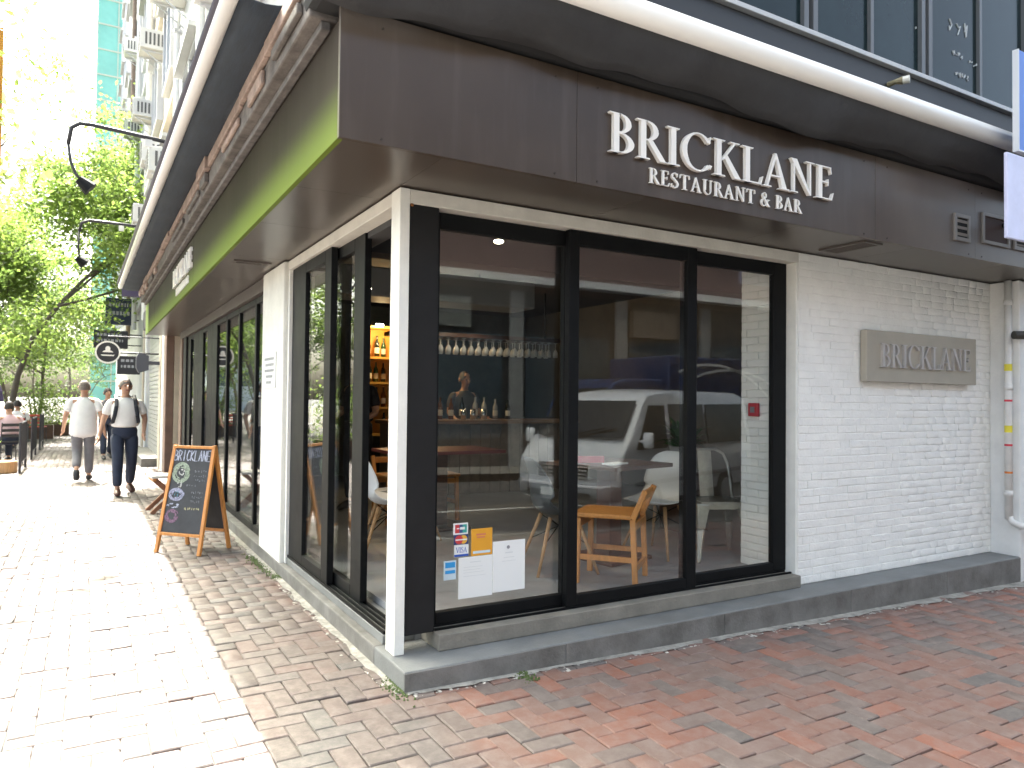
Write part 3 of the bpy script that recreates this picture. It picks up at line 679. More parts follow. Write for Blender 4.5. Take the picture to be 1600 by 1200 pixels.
for zi, z in enumerate((.93, 1.30, 1.65, 2.0)):
    x = 1.91
    while x < 2.95:
        if abs(x-2.415) > .06 and random.random() < .85: bottle(x, 6.34+random.uniform(-.05, .05), z+.001, random.choice((0, 0, 1, 2, 3)), 'standing on the lit yellow shelves', 'bottles on the yellow shelves')
        x += .115
for k in range(8): bottle(2.5+k*.17+random.uniform(-.03, .03), 5.35, 1.151, random.choice((0, 1, 3)), 'standing on the bar counter top', 'bottles on the bar')
# wine glasses hanging from a rack over the bar
rk = empty('glass_rack', (0, 0, 0), label='dark timber rack hung over the bar for stemmed glasses', cat='rack')
box('board', 1.9, 4.4, 4.95, 5.4, 2.22, 2.27, wood_dark, rk)
m = MB()
for x in (2.1, 4.2): m.tube([(x, 5.17, 2.27), (x, 5.17, 2.93)], .012, 8)
m.build('hanger', black_alu, rk)
gm = MB().lathe([(.033, 0), (.033, -.004), (.006, -.010), (.004, -.09), (.02, -.105), (.036, -.14), (.034, -.20), (.031, -.20), (.033, -.14), (.018, -.112)], seg=12)
gme = bpy.data.meshes.new('wine_glass'); gme.from_pydata(gm.v, [], gm.f); gme.polygons.foreach_set('use_smooth', [True]*len(gme.polygons))
gme.materials.append(M('glassware', (.55, .56, .56), .08, spec=.9))
for i in range(22):
    for j in range(2):
        o = bpy.data.objects.new('wine_glass', gme); COL.objects.link(o); o.location = (1.98+i*.11, 5.03+.25*j, 2.215)
        tag(o, 'stemmed wine glass hanging upside down from the rack over the bar', 'glass', 'wine glasses in the rack')
# ceiling spots, lit
def spot(x, y, z, aim, label, e):
    o = empty('spotlight', (x, y, z), label=label, cat='lamp')
    d = (Vector(aim)-Vector((x, y, z))).normalized()
    m = MB(); m.tube([(0, 0, 0), d*.10], [.03, .042], 12, cap=False); m.tube([(0, 0, .0), (0, 0, 2.93-z)], .009, 8); m.build('housing', black_alu, o)
    MB().tube([d*.085, d*.095], .036, 12).build('bulb', M('lit_bulb', (1, .9, .7), .5, emit=(1, .85, .6), es=6), o)
    l = bpy.data.lights.new('spot_light', 'SPOT'); l.energy = e; l.color = (1, .82, .58); l.spot_size = R(95); l.shadow_soft_size = .04
    lo = bpy.data.objects.new('lamp_light', l); COL.objects.link(lo); lo.parent = o; lo.location = d*.12; lo.rotation_mode = 'QUATERNION'; lo.rotation_quaternion = (-d).to_track_quat('Z', 'Y')
spot(1.33, 1.35, 2.72, (1.0, .7, .3), 'lit ceiling spotlight over the front tables', 6)
spot(.83, 2.95, 2.52, (.9, 2.5, .2), 'lit ceiling spotlight just inside the open side door', 4)
spot(2.7, 4.3, 2.6, (2.9, 5.2, 1.1), 'lit ceiling spotlight aimed at the bar counter', 1.6)
for x in (2.05, 2.65):
    o = empty('shelf_lamp', (x, 6.12, 2.43), label='small warm lamp at the top of the yellow bottle shelves', cat='lamp', group='shelf lamps')
    MB().tube([(0, 0, .0), (.1, 0, 0)], .02, 10).build('tube', MATS['lit_bulb'], o)
    l = bpy.data.lights.new('shelf_light', 'POINT'); l.energy = 2.2; l.color = (1, .72, .35); l.shadow_soft_size = .05
    lo = bpy.data.objects.new('lamp_light', l); COL.objects.link(lo); lo.parent = o; lo.location = (0.05, -.08, -.12)

# chairs
def shell_chair(label, loc, rz, shell_mat, grp=None):
    o = empty('shell_chair', loc, rz, label=label, cat='chair', group=grp)
    m = MB(); nu, nv = 10, 14
    prof = [(-.22, .445), (-.21, .425), (-.15, .41), (-.05, .40), (.06, .40), (.13, .415), (.175, .455), (.195, .52), (.205, .60), (.215, .68), (.225, .75), (.23, .79), (.233, .815)]
    hw = [.19, .215, .225, .23, .235, .24, .24, .238, .232, .222, .20, .165, .10]
    dip = [.0, .015, .035, .05, .06, .075, .09, .095, .085, .06, .035, .015, .0]
    for (y, z), h, dp in zip(prof, hw, dip):
        for i in range(nu+1):
            u = -1+2*i/nu; k = u*u
            m.v.append((h*u, y-dp*k*(1.0 if z > .46 else .15), z+dp*k*(1.0 if z < .46 else .25)))
    n_ = nu+1
    for j in range(len(prof)-1):
        for i in range(nu): a = j*n_+i; m.f.append((a, a+1, a+n_+1, a+n_))
    s_ = m.build('shell', shell_mat, o, smooth=True, sub=1); q = s_.modifiers.new('t', 'SOLIDIFY'); q.thickness = .007
    for sx in (-1, 1):
        for sy in (-1, 1):
            MB().tube([(sx*.11, sy*.10, .39), (sx*.225, sy*.225, .0)], [.016, .010], 10).build('leg', wood_light, o, smooth=True)
    m = MB(); m.tube([(-.165, -.165, .2), (.11, .10, .385)], .004, 6).tube([(.165, -.165, .2), (-.11, .10, .385)], .004, 6).tube([(-.165, .165, .2), (.11, -.10, .385)], .004, 6).tube([(.165, .165, .2), (-.11, -.10, .385)], .004, 6)
    m.build('wire_brace', black_alu, o); return o
def wood_chair(label, loc, rz):
    o = empty('wooden_chair', loc, rz, label=label, cat='chair')
    for sx in (-1, 1):
        MB().bar((sx*.19, -.19, 0), (sx*.18, -.18, .44), .038).build('leg', wood_orange, o, bevel=.004)
        MB().bar((sx*.19, .21, 0), (sx*.19, .19, .45), .036).bar((sx*.19, .19, .45), (sx*.185, .27, .64), .036).build('leg', wood_orange, o, bevel=.004)
        MB().bar((sx*.187, -.17, .18), (sx*.19, .19, .18), .02, .035).build('stretcher', wood_orange, o)
    MB().bar((-.17, .205, .12), (.17, .205, .12), .02, .038).build('stretcher', wood_orange, o)
    MB().bar((-.17, .2, .40), (.17, .2, .40), .02, .05).bar((-.165, -.18, .40), (.165, -.18, .40), .02, .05).build('apron', wood_orange, o)
    box('seat', -.21, .21, -.22, .18, .445, .475, wood_orange, o, bevel=.008)
    MB().bar((-.165, .252, .60), (.165, .252, .60), .02, .06).build('backrest', wood_orange, o, bevel=.004)
    return o
def tolix(label, loc, rz):
    o = empty('metal_chair', loc, rz, label=label, cat='chair')
    m = MB(); m.box(-.18, .18, -.19, .18, .445, .457).box(-.18, .18, -.193, -.188, .40, .4448).box(-.18, .18, .178, .183, .40, .4448).box(-.183, -.178, -.187, .177, .40, .4448).box(.178, .183, -.187, .177, .40, .4448); m.build('seat', metal_grey, o, bevel=.003)
    for sx in (-1, 1):
        for sy in (-1, 1):
            MB().bar((sx*.165, sy*.165, .44), (sx*.185, sy*.19, .25), .11, .075, w2=.06, h2=.05).bar((sx*.185, sy*.19, .25), (sx*.215, sy*.24, 0), .06, .05, w2=.03, h2=.028).build('leg', metal_grey, o, bevel=.012)
    pts = [(-.18, .10, .45), (-.195, .19, .60), (-.19, .235, .72), (-.16, .255, .80), (-.10, .265, .835), (.10, .265, .835), (.16, .255, .80), (.19, .235, .72), (.195, .19, .60), (.18, .10, .45)]
    MB().tube(pts, .012, 10).build('back_frame', metal_grey, o, smooth=True)
    m = MB(); m.bar((0, .185, .45), (0, .262, .83), .115, .004, upv=(0, 1, 0)); m.build('back_splat', metal_grey, o)
    return o
shell_chair('white shell chair with light wooden legs in the open side doorway', (.71, 1.95, FZ), R(75), white_plastic)
shell_chair('cream shell chair behind the white one inside the open side doorway', (1.02, 2.42, FZ), R(200), cream_plastic)
shell_chair('cream shell chair at the dark table beside the metal chair', (2.66, 1.0, FZ), R(-75), cream_plastic)
shell_chair('dark shell chair with light wooden legs near the middle glass door', (1.62, .92, FZ), R(75), M('charcoal_plastic', (.05, .055, .06), .4))
wood_chair('orange wooden chair with its back to the middle glass door', (1.77, .50, FZ), R(-140))
tolix('galvanised metal chair beside the white inner brick pier', (2.97, .70, FZ), R(-25))
def table(label, loc, rz, w_, d_, top, ped, runner=None):
    o = empty('table', loc, rz, label=label, cat='table')
    n_ = 4
    for k in range(n_): box('plank', -w_/2+k*w_/n_+.001, -w_/2+(k+1)*w_/n_-.001, -d_/2, d_/2, .72, .75, top, o, bevel=.002)
    box('pedestal', -.07, .07, -.07, .07, .03, .7195, ped, o, bevel=.004); box('base', -.24, .24, -.24, .24, 0, .0295, ped, o, bevel=.006)
    return o
table('dark wooden pedestal table behind the middle glass door', (2.18, 1.05, FZ), .2, .7, .7, wood_dark, M('maroon_wood', (.10, .04, .025), .5))
table('maroon topped table farther back in the dining room', (1.55, 2.9, FZ), 0, 1.1, .7, M('maroon_top', (.17, .045, .04), .4), wood_dark)
mn = MB().box(-.1, .1, -.05, .05, 0, .012).build('menu', paper, None, label='white folded menu lying on the dark pedestal table', cat='menu'); mn.location = (2.08, .85, FZ+.751); mn.rotation_euler = (0, 0, .3)
mn = MB().box(-.12, .12, -.02, .02, 0, .05).build('menu', M('red_card', (.45, .02, .05), .5), None, label='red card propped on the dark pedestal table', cat='menu'); mn.location = (1.98, 1.05, FZ+.751); mn.rotation_euler = (0, 0, -.3)
for i, x in enumerate((1.35, 1.72)):
    wood_chair('dark interior chair at the maroon table, '+('end nearer the open door' if i == 0 else 'end nearer the bar'), (x, 3.4, FZ), R(0))
for i, x in enumerate((2.0, 2.14, 2.3)):
    o = MB().lathe([(0, 0), (.035, 0), (.038, .14), (.034, .14), (.032, .01)], seg=12).build('steel_cup', chrome, None, smooth=True, label='steel tumbler of cutlery on the bar counter', cat='tumbler', group='tumblers on the bar'); o.location = (x+.9, 5.1, 1.151)
# potted fern on the inner ledge
pt = empty('potted_plant', (3.62, 1.75, FZ), label='green leafy pot plant on a stand inside the right glass door', cat='plant')
MB().lathe([(0, 0), (.10, 0), (.14, .25), (.12, .25), (.11, .2)], c=(0, 0, .55), seg=16).build('pot', M('pot_grey', (.3, .29, .27), .7), pt)
box('stand', -.16, .16, -.16, .16, 0, .549, wood_dark, pt)
m = MB()
for k in range(60):
    a = random.uniform(0, 6.28); el = random.uniform(.2, 1.3); L_ = random.uniform(.2, .45); d = Vector((math.cos(a)*math.cos(el), math.sin(a)*math.cos(el), math.sin(el))); s_ = Vector((-d.y, d.x, 0)).normalized()*.035
    b0 = Vector((0, 0, .78)); p1 = b0+d*L_*.6; p2 = b0+d*L_-Vector((0, 0, .1*L_/.4))
    m.add([b0, p1-s_, p2, p1+s_], [(0, 1, 2, 3)])
m.build('foliage', M('house_leaf', (.05, .13, .03), .5, var=.3), pt)

# ------------------------------------------------------------------ A-board and stool
ab = empty('chalkboard_sign', (-.505, 3.80, 0), math.atan2(-.34, .31), label='orange wooden A-frame chalkboard standing on the brick pavement', cat='chalkboard')
# local frame: x along the board face, -y faces out towards the street corner
hw, dep, H_ = .235, .20, .97
def leaf(sg_, black):
    t = lambda x, z: (x, sg_*dep*(1-z/H_), z)
    for sx in (-1, 1): MB().bar(t(sx*hw, 0), t(sx*hw*.93, H_), .034, .028, upv=(0, 1, 0)).build('leg', wood_orange, ab, bevel=.004)
    for z in (.17, H_-.02): MB().bar(t(-hw+.012, z), t(hw-.012, z), .026, .036, upv=(0, 1, 0)).build('rail', wood_orange, ab, bevel=.004)
    m = MB(); k = sg_*.008
    q = [t(-hw+.014, .185), t(hw-.014, .185), t(hw*.93-.014, H_-.035), t(-hw*.93+.014, H_-.035)]
    m.add([(a, b-.004, c) for a, b, c in q]+[(a, b+.004, c) for a, b, c in q], [(0, 1, 2, 3), (7, 6, 5, 4), (0, 4, 5, 1), (1, 5, 6, 2), (2, 6, 7, 3), (3, 7, 4, 0)])
    return m.build('board', black, ab)
slate = M('slate_black', (.028, .030, .034), .6, var=.35, vs=9)
brd = leaf(-1, slate); leaf(1, slate)
# chalk drawing on the front board
def on_board(u, z): return Vector((u, -dep*(1-z/H_)-.0055, z))
def chalk_mat(n, c): return M('chalk_'+n, c, .95, var=.5, vs=60)
def stroke(pts, mat, wd=.006, name='chalk_mark'):
    m = MB()
    for a, b in zip(pts, pts[1:]): m.bar(on_board(*a), on_board(*b), wd, .0012, upv=(0, -1, .2))
    return m
def chalk_word(word, u0, u1, z0, h, mat):
    n_ = len(word); w_ = (u1-u0)/n_
    G = {'B': [[(0, 0), (0, 1), (.6, .85), (.5, .55), (0, .5)], [(0, .5), (.7, .4), (.65, .05), (0, 0)]], 'R': [[(0, 0), (0, 1), (.65, .85), (.5, .5), (0, .48)], [(.2, .48), (.7, 0)]], 'I': [[(.35, 0), (.35, 1)]], 'C': [[(.7, .85), (.35, 1), (.05, .6), (.1, .2), (.4, 0), (.7, .15)]], 'K': [[(0, 0), (0, 1)], [(.65, 1), (0, .45), (.7, 0)]], 'L': [[(0, 1), (0, 0), (.65, 0)]], 'A': [[(0, 0), (.35, 1), (.7, 0)], [(.15, .38), (.55, .38)]], 'N': [[(0, 0), (0, 1), (.65, 0), (.65, 1)]], 'E': [[(.65, 1), (0, 1), (0, 0), (.65, 0)], [(0, .5), (.5, .5)]]}
    m = MB()
    for i, c in enumerate(word):
        for st in G[c]:
            for dx in (0, .09):
                q = stroke([(u0+(i+x*1.05+dx)*w_, z0+y*h) for x, y in st], mat, .007); m.add(q.v, q.f)
    m.build('chalk_lettering', mat, ab)
chalk_word('BRICKLANE', -.205, .205, .825, .095, chalk_mat('lilac', (.34, .36, .44)))
def blob(u, z, ru, rz_, mat, n_=34, wd=.008):
    m = MB()
    for k in range(n_):
        a = random.uniform(0, 6.28); r_ = math.sqrt(random.uniform(.25, 1)); da = random.uniform(.4, 1.0)
        q = stroke([(u+ru*r_*math.cos(a+da*t), z+rz_*r_*math.sin(a+da*t)) for t in (0, .35, .7, 1)], mat, wd); m.add(q.v, q.f)
    m.build('chalk_drawing', mat, ab)
blob(-.10, .715, .098, .092, chalk_mat('sage', (.25, .30, .23)), 80, .009)
blob(-.095, .72, .03, .03, chalk_mat('cream', (.42, .42, .40)), 12)
blob(-.10, .61, .025, .04, chalk_mat('cream', (.42, .42, .40)), 16)
blob(-.115, .52, .085, .055, chalk_mat('violet', (.26, .27, .36)), 60, .009)
blob(-.115, .525, .022, .03, chalk_mat('bluegreen', (.06, .16, .20)), 12)
blob(-.13, .42, .075, .022, chalk_mat('lilac', (.34, .36, .44)), 16, .007)
blob(-.13, .33, .075, .06, chalk_mat('rose', (.17, .10, .15)), 45, .010)
m = MB()
for (u0, z0, n_, wd) in ((.05, .73, 5, .03), (.045, .69, 6, .026), (.06, .65, 5, .026), (-.02, .60, 4, .03), (.04, .54, 6, .025), (.06, .50, 5, .025), (.05, .46, 5, .022)):
    for k in range(n_):
        u = u0+k*wd*.95
        q = stroke([(u+random.uniform(0, wd*.7), z0+random.uniform(-.008, .016)) for _ in range(4)], chalk, .004); m.add(q.v, q.f)
m.build('chalk_lettering', chalk_mat('dim', (.17, .18, .20)), ab)
m = MB()
for k in range(7):
    q = stroke([(.0+k*.024+random.uniform(0, .02), .40+random.uniform(-.012, .014)) for _ in range(5)], chalk, .005); m.add(q.v, q.f)
m.build('chalk_lettering', chalk_mat('straw', (.36, .34, .20)), ab)
st = empty('folding_stool', (-.47, 6.45, 0), .1, label='small folding wooden stool with cloth seat behind the chalkboard', cat='stool')
brown_wood = M('brown_stool_wood', (.23, .10, .05), .5, var=.2)
for sy in (-1, 1):
    MB().bar((-.23, sy*.16, 0), (.2, sy*.16, .42), .03, .05).build('leg', brown_wood, st, bevel=.004)
    MB().bar((.23, sy*.125, 0), (-.2, sy*.125, .42), .03, .05).build('leg', brown_wood, st, bevel=.004)
box('seat', -.24, .24, -.19, .19, .425, .455, M('seat_cloth', (.6, .57, .52), .8), st, bevel=.01)
for x in (-.2, .2): MB().bar((x, -.16, .405), (x, .16, .405), .035, .03).build('rail', wood_orange, st)

# ------------------------------------------------------------------ pipes by the pilaster
pp = empty('drain_pipe', (0, 0, 0), label='white painted drain pipe with coloured tape marks on the pilaster', cat='pipe')
pw = M('pipe_white', (.70, .69, .66), .5, var=.08, vs=8)
MB().tube([(5.63, -.165, .42), (5.63, -.165, 2.515)], .030, 14).build('pipe', pw, pp, smooth=True)
for z in (.62, 1.55, 2.30): MB().tube([(5.63, -.165, z), (5.63, -.165, z+.05)], .036, 14).build('collar', pw, pp, smooth=True)
MB().tube([(5.63, -.165, .45), (5.635, -.19, .40), (5.66, -.25, .37), (5.72, -.33, .36), (6.2, -.36, .35)], .028, 12).build('elbow', pw, pp, smooth=True)
for z, c, n in ((1.72, (.75, .65, .05), 'yellow'), (1.45, (.6, .03, .06), 'red'), (1.18, (.65, .6, .05), 'yellow'), (1.06, (.6, .03, .06), 'red'), (.82, (.65, .2, .03), 'orange')):
    MB().tube([(5.63, -.165, z), (5.63, -.165, z+(.06 if n == 'yellow' else .018))], .031, 14).build('tape', M('tape_'+n, c, .5), pp)
vl = empty('pipe_valve', (5.60, -.23, 2.03), label='dark iron valve with red wheel on the white pipe', cat='valve')
MB().tube([(-.01, 0, 0), (.12, -.07, 0)], .036, 12).tube([(.12, -.07, 0), (.2, -.12, 0)], .014, 8).build('body', M('cast_iron', (.05, .045, .04), .6), vl)
MB().tube([(.2+.05*math.cos(a)*.3, -.12+.05*math.cos(a)*.6, .05*math.sin(a)) for a in [2*math.pi*k/16 for k in range(17)]], .009, 8).build('wheel', M('valve_red', (.35, .04, .03), .5), vl)
# neighbour shop at the right end
nb = empty('neighbour_shopfront', (0, 0, 0), label='dark red brick shopfront next to the white pilaster', cat='building')
NW = box('wall', 6.301, 34, -.24, .3, -.6, 2.95, M('brick_joint', (.12, .10, .09), .9), nb)
box('upper_wall', 9.001, 34, -.30, 11, 2.951, 28, wall_up, nb)  # unseen upper storeys, added tall to shade the van and the street opposite
for fl in range(4):
    for k in range(6):
        w_ = box('window', 10+k*3.8, 12.4+k*3.8, -.36, -.3005, 4.4+3.3*fl, 6.2+3.3*fl, MATS['grey_window_frame'], nb); box('pane', 10.08+k*3.8, 12.32+k*3.8, -.37, -.3605, 4.48+3.3*fl, 6.12+3.3*fl, ug, w_)
rb = bpy.data.meshes.new('red_brick'); rb.from_pydata(wv, [], wf); rb.materials.append(M('red_glazed_brick', (.11, .018, .018), .35, var=.4, vs=8))
for j in range(34):
    for i in range(8):
        x = 6.302+i*.23-(.115 if j % 2 else 0); x0 = max(x, 6.302)
        o = bpy.data.objects.new('brick', rb); COL.objects.link(o); o.parent = NW
        o.matrix_world = Matrix.Translation((x0+.004, -.252, -.4+j*.085)) @ Matrix.Diagonal((x+.226-x0-.004, .013, .079, 1))
bs = empty('hanging_sign', (4.045, -1.0, 3.143), label='blue sign board with pale border standing out above the front fascia', cat='sign')
box('panel', .012, 1.3, 0, .03, .012, .70, M('sign_blue', (.05, .16, .55), .35), bs, bevel=.004)
box('border', 0, .0115, -.006, .032, 0, .70, M('sign_border', (.6, .62, .66), .4), bs); box('border', .012, 1.3, -.006, .032, 0, .0115, MATS['sign_border'], bs)
for x in (.9, 1.2): MB().tube([(x, .03, .4), (x, .695, .4)], .02, 8).build('bracket', black_alu, bs)
bs = empty('hanging_sign', (3.83, -1.04, 2.52), label='pale lilac sign box fixed under the blue sign board', cat='sign')
box('panel', 0, 1.4, 0, .025, 0, .57, M('sign_lilac', (.58, .60, .80), .35, var=.12, vs=2.5), bs, bevel=.006)
for x in (.95, 1.3): MB().tube([(x, .025, .3), (x, .499, .3)], .02, 8).build('bracket', black_alu, bs)
cl = empty('wall_lamp', (3.68, -.305, 3.77), label='small brass wall lamp on the dark band above the front awning', cat='lamp')
MB().tube([(0, 0, 0), (0, -.06, .0), (.02, -.10, .0)], [.02, .018, .03], 10).build('body', M('brass_old', (.30, .26, .16), .5, metal=.4), cl)
MB().tube([(.02, -.10, 0), (.04, -.14, 0)], .028, 10).build('lens', M('lens_white', (.7, .68, .6), .3), cl)

# ------------------------------------------------------------------ people
skin_m = M('skin', (.46, .26, .17), .5, var=.08, vs=20)
def person(name, label, loc, rz, P, top, bottom, shoe, hair, top_mat_long=False, untucked=False, height=1.0, group=None):
    """P holds joints (metres, facing -Y): head, chest, pelvis, and per side shoulder, elbow, wrist, hip, knee, ankle, toe."""
    root = empty(name, loc, rz, label=label, cat='person', group=group); root.scale = (height,)*3
    V = []; E = []; RR = []
    def add(p, r_, par=None):
        V.append(tuple(p)); RR.append(r_ if isinstance(r_, tuple) else (r_, r_)); i = len(V)-1
        if par is not None: E.append((par, i))
        return i
    pel = add(P['pelvis'], (.12, .09)); ch0 = Vector(P['pelvis']).lerp(Vector(P['chest']), .5)
    wa = add(ch0, (.115, .085), pel); ch = add(P['chest'], (.13, .095), wa)
    hd = Vector(P['head'])                                   # centre of the skull
    neck0 = add(Vector(P['chest'])+Vector((0, .005, .13)), (.06, .055), ch); nk = add(hd+Vector((0, .015, -.12)), .048, neck0)
    f = Vector(P.get('look', (0, -1, 0))).normalized(); sd = f.cross(Vector((0, 0, 1))).normalized()
    jaw = add(hd+f*.018+Vector((0, 0, -.065)), (.058, .066), nk); mid = add(hd+f*.008, (.074, .088), jaw); cr_ = add(hd-f*.004+Vector((0, 0, .065)), (.070, .084), mid); add(hd-f*.006+Vector((0, 0, .105)), (.035, .045), cr_)
    for sx in (-1, 1):
        k = 'r' if sx < 0 else 'l'
        sh_ = add(P['sh_'+k], .055, ch); e1 = add(P['el_'+k], .040, sh_); w1 = add(P['wr_'+k], .026, e1)
        d = (Vector(P['wr_'+k])-Vector(P['el_'+k])).normalized(); fwd = Vector((0, -1, 0)); fwd = (fwd-d*fwd.dot(d)).normalized(); nn = d.cross(fwd)
        wr = Vector(P['wr_'+k]); pm = add(wr+d*.055, (.030, .020), w1); kn = add(wr+d*.085, (.033, .017), pm)
        for q, (off, L_) in enumerate(((-.027, .062), (-.009, .074), (.009, .070), (.027, .055))):
            a = add(wr+d*.095+fwd*(-off), .0095, kn); b = add(wr+d*(.095+L_*.55)+fwd*(-off)+nn*(-sx)*.010, .0085, a); add(wr+d*(.095+L_*.9)+fwd*(-off)+nn*(-sx)*.030, .007, b)
        a = add(wr+d*.05+fwd*.032, .0105, pm); add(wr+d*.085+fwd*.045, .0085, a)
        hp = add(P['hip_'+k], .085, pel); k1 = add(P['kn_'+k], .052, hp); a1 = add(P['an_'+k], .036, k1); add(P['toe_'+k], (.034, .024), a1)
    me = bpy.data.meshes.new('body'); me.from_pydata(V, E, []); o = bpy.data.objects.new('body', me); COL.objects.link(o); o.parent = root
    me.materials.append(skin_m)
    sk = o.modifiers.new('skin', 'SKIN'); sk.use_smooth_shade = True
    for i, r_ in enumerate(RR): me.skin_vertices[0].data[i].radius = r_
    me.skin_vertices[0].data[0].use_root = True
    s2 = o.modifiers.new('sub', 'SUBSURF'); s2.levels = 1; s2.render_levels = 2
    # face: nose, ears, eyes, mouth
    m = MB(); b = hd+f*.098
    m.tube([b+Vector((0, 0, .02)), b+f*.018+Vector((0, 0, -.02)), b+f*.004+Vector((0, 0, -.032))], [.008, .015, .010], 8)
    for s_ in (-1, 1): m.tube([hd+sd*s_*.07+Vector((0, 0, .03))-f*.01, hd+sd*s_*.086+Vector((0, 0, .005))-f*.018, hd+sd*s_*.072+Vector((0, 0, -.03))-f*.008], [.010, .017, .010], 8)
    m.build('face', skin_m, root, smooth=True)
    m = MB()
    for s_ in (-1, 1): m.tube([hd+f*.080+sd*s_*.030+Vector((0, 0, .012)), hd+f*.090+sd*s_*.030+Vector((0, 0, .012))], [.011, .008], 8)
    m.build('eyes', M('eye_dark', (.03, .02, .02), .4), root)
    m = MB(); m.bar(hd+f*.083+sd*.022+Vector((0, 0, -.052)), hd+f*.083-sd*.022+Vector((0, 0, -.052)), .012, .008); m.build('mouth', M('lip', (.30, .10, .09), .5), root)
    # hair cap
    m = MB(); N = 18; rings = 7
    for j in range(rings+1):
        t = j/rings
        for k in range(N):
            a = 2*math.pi*k/N; dirv = f*math.cos(a)+sd*math.sin(a); front = max(0, math.cos(a))
            low = -.055+.105*front if hair[1] == 'short' else -.04+.11*front
            el = t*math.pi/2; zz = low+(.122-low)*math.sin(el); rr_ = math.sqrt(max(0, 1-((zz-.0)/.124)**2)) if zz > 0 else 1
            jit = 1+.035*math.sin(k*5.1+j*3.3)
            m.v.append(tuple(hd-f*.010+Vector((0, 0, zz))+f*(.100*math.cos(a)*rr_*jit)+sd*(.086*math.sin(a)*rr_*jit)))
    for j in range(rings):
        for k in range(N): m.f.append((j*N+k, j*N+(k+1) % N, (j+1)*N+(k+1) % N, (j+1)*N+k))
    m.f.append(tuple(rings*N+k for k in range(N)))
    m.build('hair', hair[0], root, smooth=True)
    # clothes
    pv, cv = Vector(P['pelvis']), Vector(P['chest'])
    u_ = 1.0 if untucked else .86
    m = MB(); hem = pv+Vector((0, 0, -.21 if untucked else .06))
    a, b, c = hem, pv.lerp(cv, .45), cv
    m.tube([hem, hem.lerp(b, .5), b, b.lerp(c, .6), c+Vector((0, 0, .02)), c+Vector((0, .0, .085)), c+Vector((0, .005, .125)), c+Vector((0, .005, .15))],
           [(u_*.215, u_*.165), (u_*.207, u_*.158), (u_*.198, u_*.148), (.195, .138), (.195, .125), (.165, .10), (.10, .075), (.066, .062)], 20)
    for k in 'rl':
        s0, e0 = Vector(P['sh_'+k]), Vector(P['el_'+k]); q = s0.lerp(e0, 1.0 if top_mat_long else .8); inn = s0.lerp(c, .35)
        m.tube([inn+Vector((0, 0, .02)), s0+Vector((0, 0, .005)), s0.lerp(q, .5), q], [.054, .060, .060, .067], 14)
        if top_mat_long: m.tube([e0, Vector(P['wr_'+k])], [.06, .042], 12)
    m.build('shirt', top, root, smooth=True, sub=1)
    m = MB(); wst = pv+Vector((0, 0, .085))
    m.tube([wst, pv+Vector((0, 0, .03)), pv+Vector((0, 0, -.06)), pv+Vector((0, 0, -.12))], [(.162, .116), (.172, .125), (.176, .13), (.15, .11)], 20)
    for k in 'rl':
        h0, k0, a0 = Vector(P['hip_'+k]), Vector(P['kn_'+k]), Vector(P['an_'+k])
        m.tube([h0+Vector((0, 0, .02)), h0.lerp(k0, .35), k0.lerp(h0, .12), k0.lerp(a0, .15), k0.lerp(a0, .6), a0+(k0-a0).normalized()*.02], [(.096, .105), (.094, .1), (.076, .08), (.072, .076), (.066, .07), (.064, .066)], 16)
    m.build('trousers', bottom, root, smooth=True, sub=1)
    for k in 'rl':
        a0, t0 = Vector(P['an_'+k]), Vector(P['toe_'+k]); d = (t0-a0); hl = a0-Vector((d.x, d.y, 0)).normalized()*.04; hl.z = a0.z - .035 + (-d.z*.1)
        MB().tube([hl, a0+Vector((0, 0, -.03)), a0.lerp(t0, .55)+Vector((0, 0, -.0)), t0, t0+d.normalized()*.05], [(.038, .044), (.048, .055), (.05, .046), (.052, .036), (.034, .02)], 12).build('shoe', shoe, root, smooth=True, sub=1)
    return root
cotton = M('white_cotton', (.80, .78, .74), .8, var=.05, vs=9, bump=.25, bs=14); tee = M('white_tee', (.74, .74, .74), .85, var=.05, vs=9, bump=.25, bs=12)
navy = M('navy_cloth', (.022, .03, .055), .8, var=.2, vs=9, bump=.2, bs=15); grey_cl = M('grey_cloth', (.17, .165, .175), .85, var=.15, vs=9, bump=.2, bs=15)
hair_g = M('grey_brown_hair', (.17, .14, .12), .7, var=.4, vs=40); hair_b = M('dark_hair', (.025, .018, .015), .6, var=.3, vs=40)
brown_shoe = M('brown_leather', (.10, .045, .03), .4); black_shoe = M('black_leather', (.03, .028, .028), .5)
PW = dict(pelvis=(0, 0, .90), chest=(0, -.015, 1.25), head=(0, -.03, 1.555), look=(.15, -1, -.08),
          sh_r=(-.185, 0, 1.335), el_r=(-.265, .03, 1.08), wr_r=(-.32, -.05, .86), sh_l=(.185, 0, 1.335), el_l=(.27, .05, 1.09), wr_l=(.235, -.13, .90),
          hip_r=(-.09, 0, .87), kn_r=(-.095, -.14, .50), an_r=(-.10, -.20, .095), toe_r=(-.11, -.34, .045),
          hip_l=(.09, 0, .87), kn_l=(.095, -.04, .47), an_l=(.10, .20, .12), toe_l=(.12, .075, .045))
p1 = person('person', 'man in white polo shirt and navy trousers with a backpack walking up the lane', (-.90, 8.45, 0), R(4), PW, cotton, navy, brown_shoe, (hair_g, 'short'))
bp_ = empty('backpack', (-.90, 8.45, 0), R(4), label='black backpack worn by the man in the white polo shirt', cat='backpack')
strap = M('black_nylon', (.018, .02, .028), .7)
for sx in (-1, 1):
    MB().tube([(sx*.115, .12, 1.40), (sx*.118, .03, 1.428), (sx*.118, -.08, 1.37), (sx*.125, -.145, 1.27), (sx*.145, -.155, 1.14), (sx*.165, -.11, 1.04), (sx*.17, .06, 1.0)], [(.026, .008)]*7, 10).build('strap', strap, bp_)
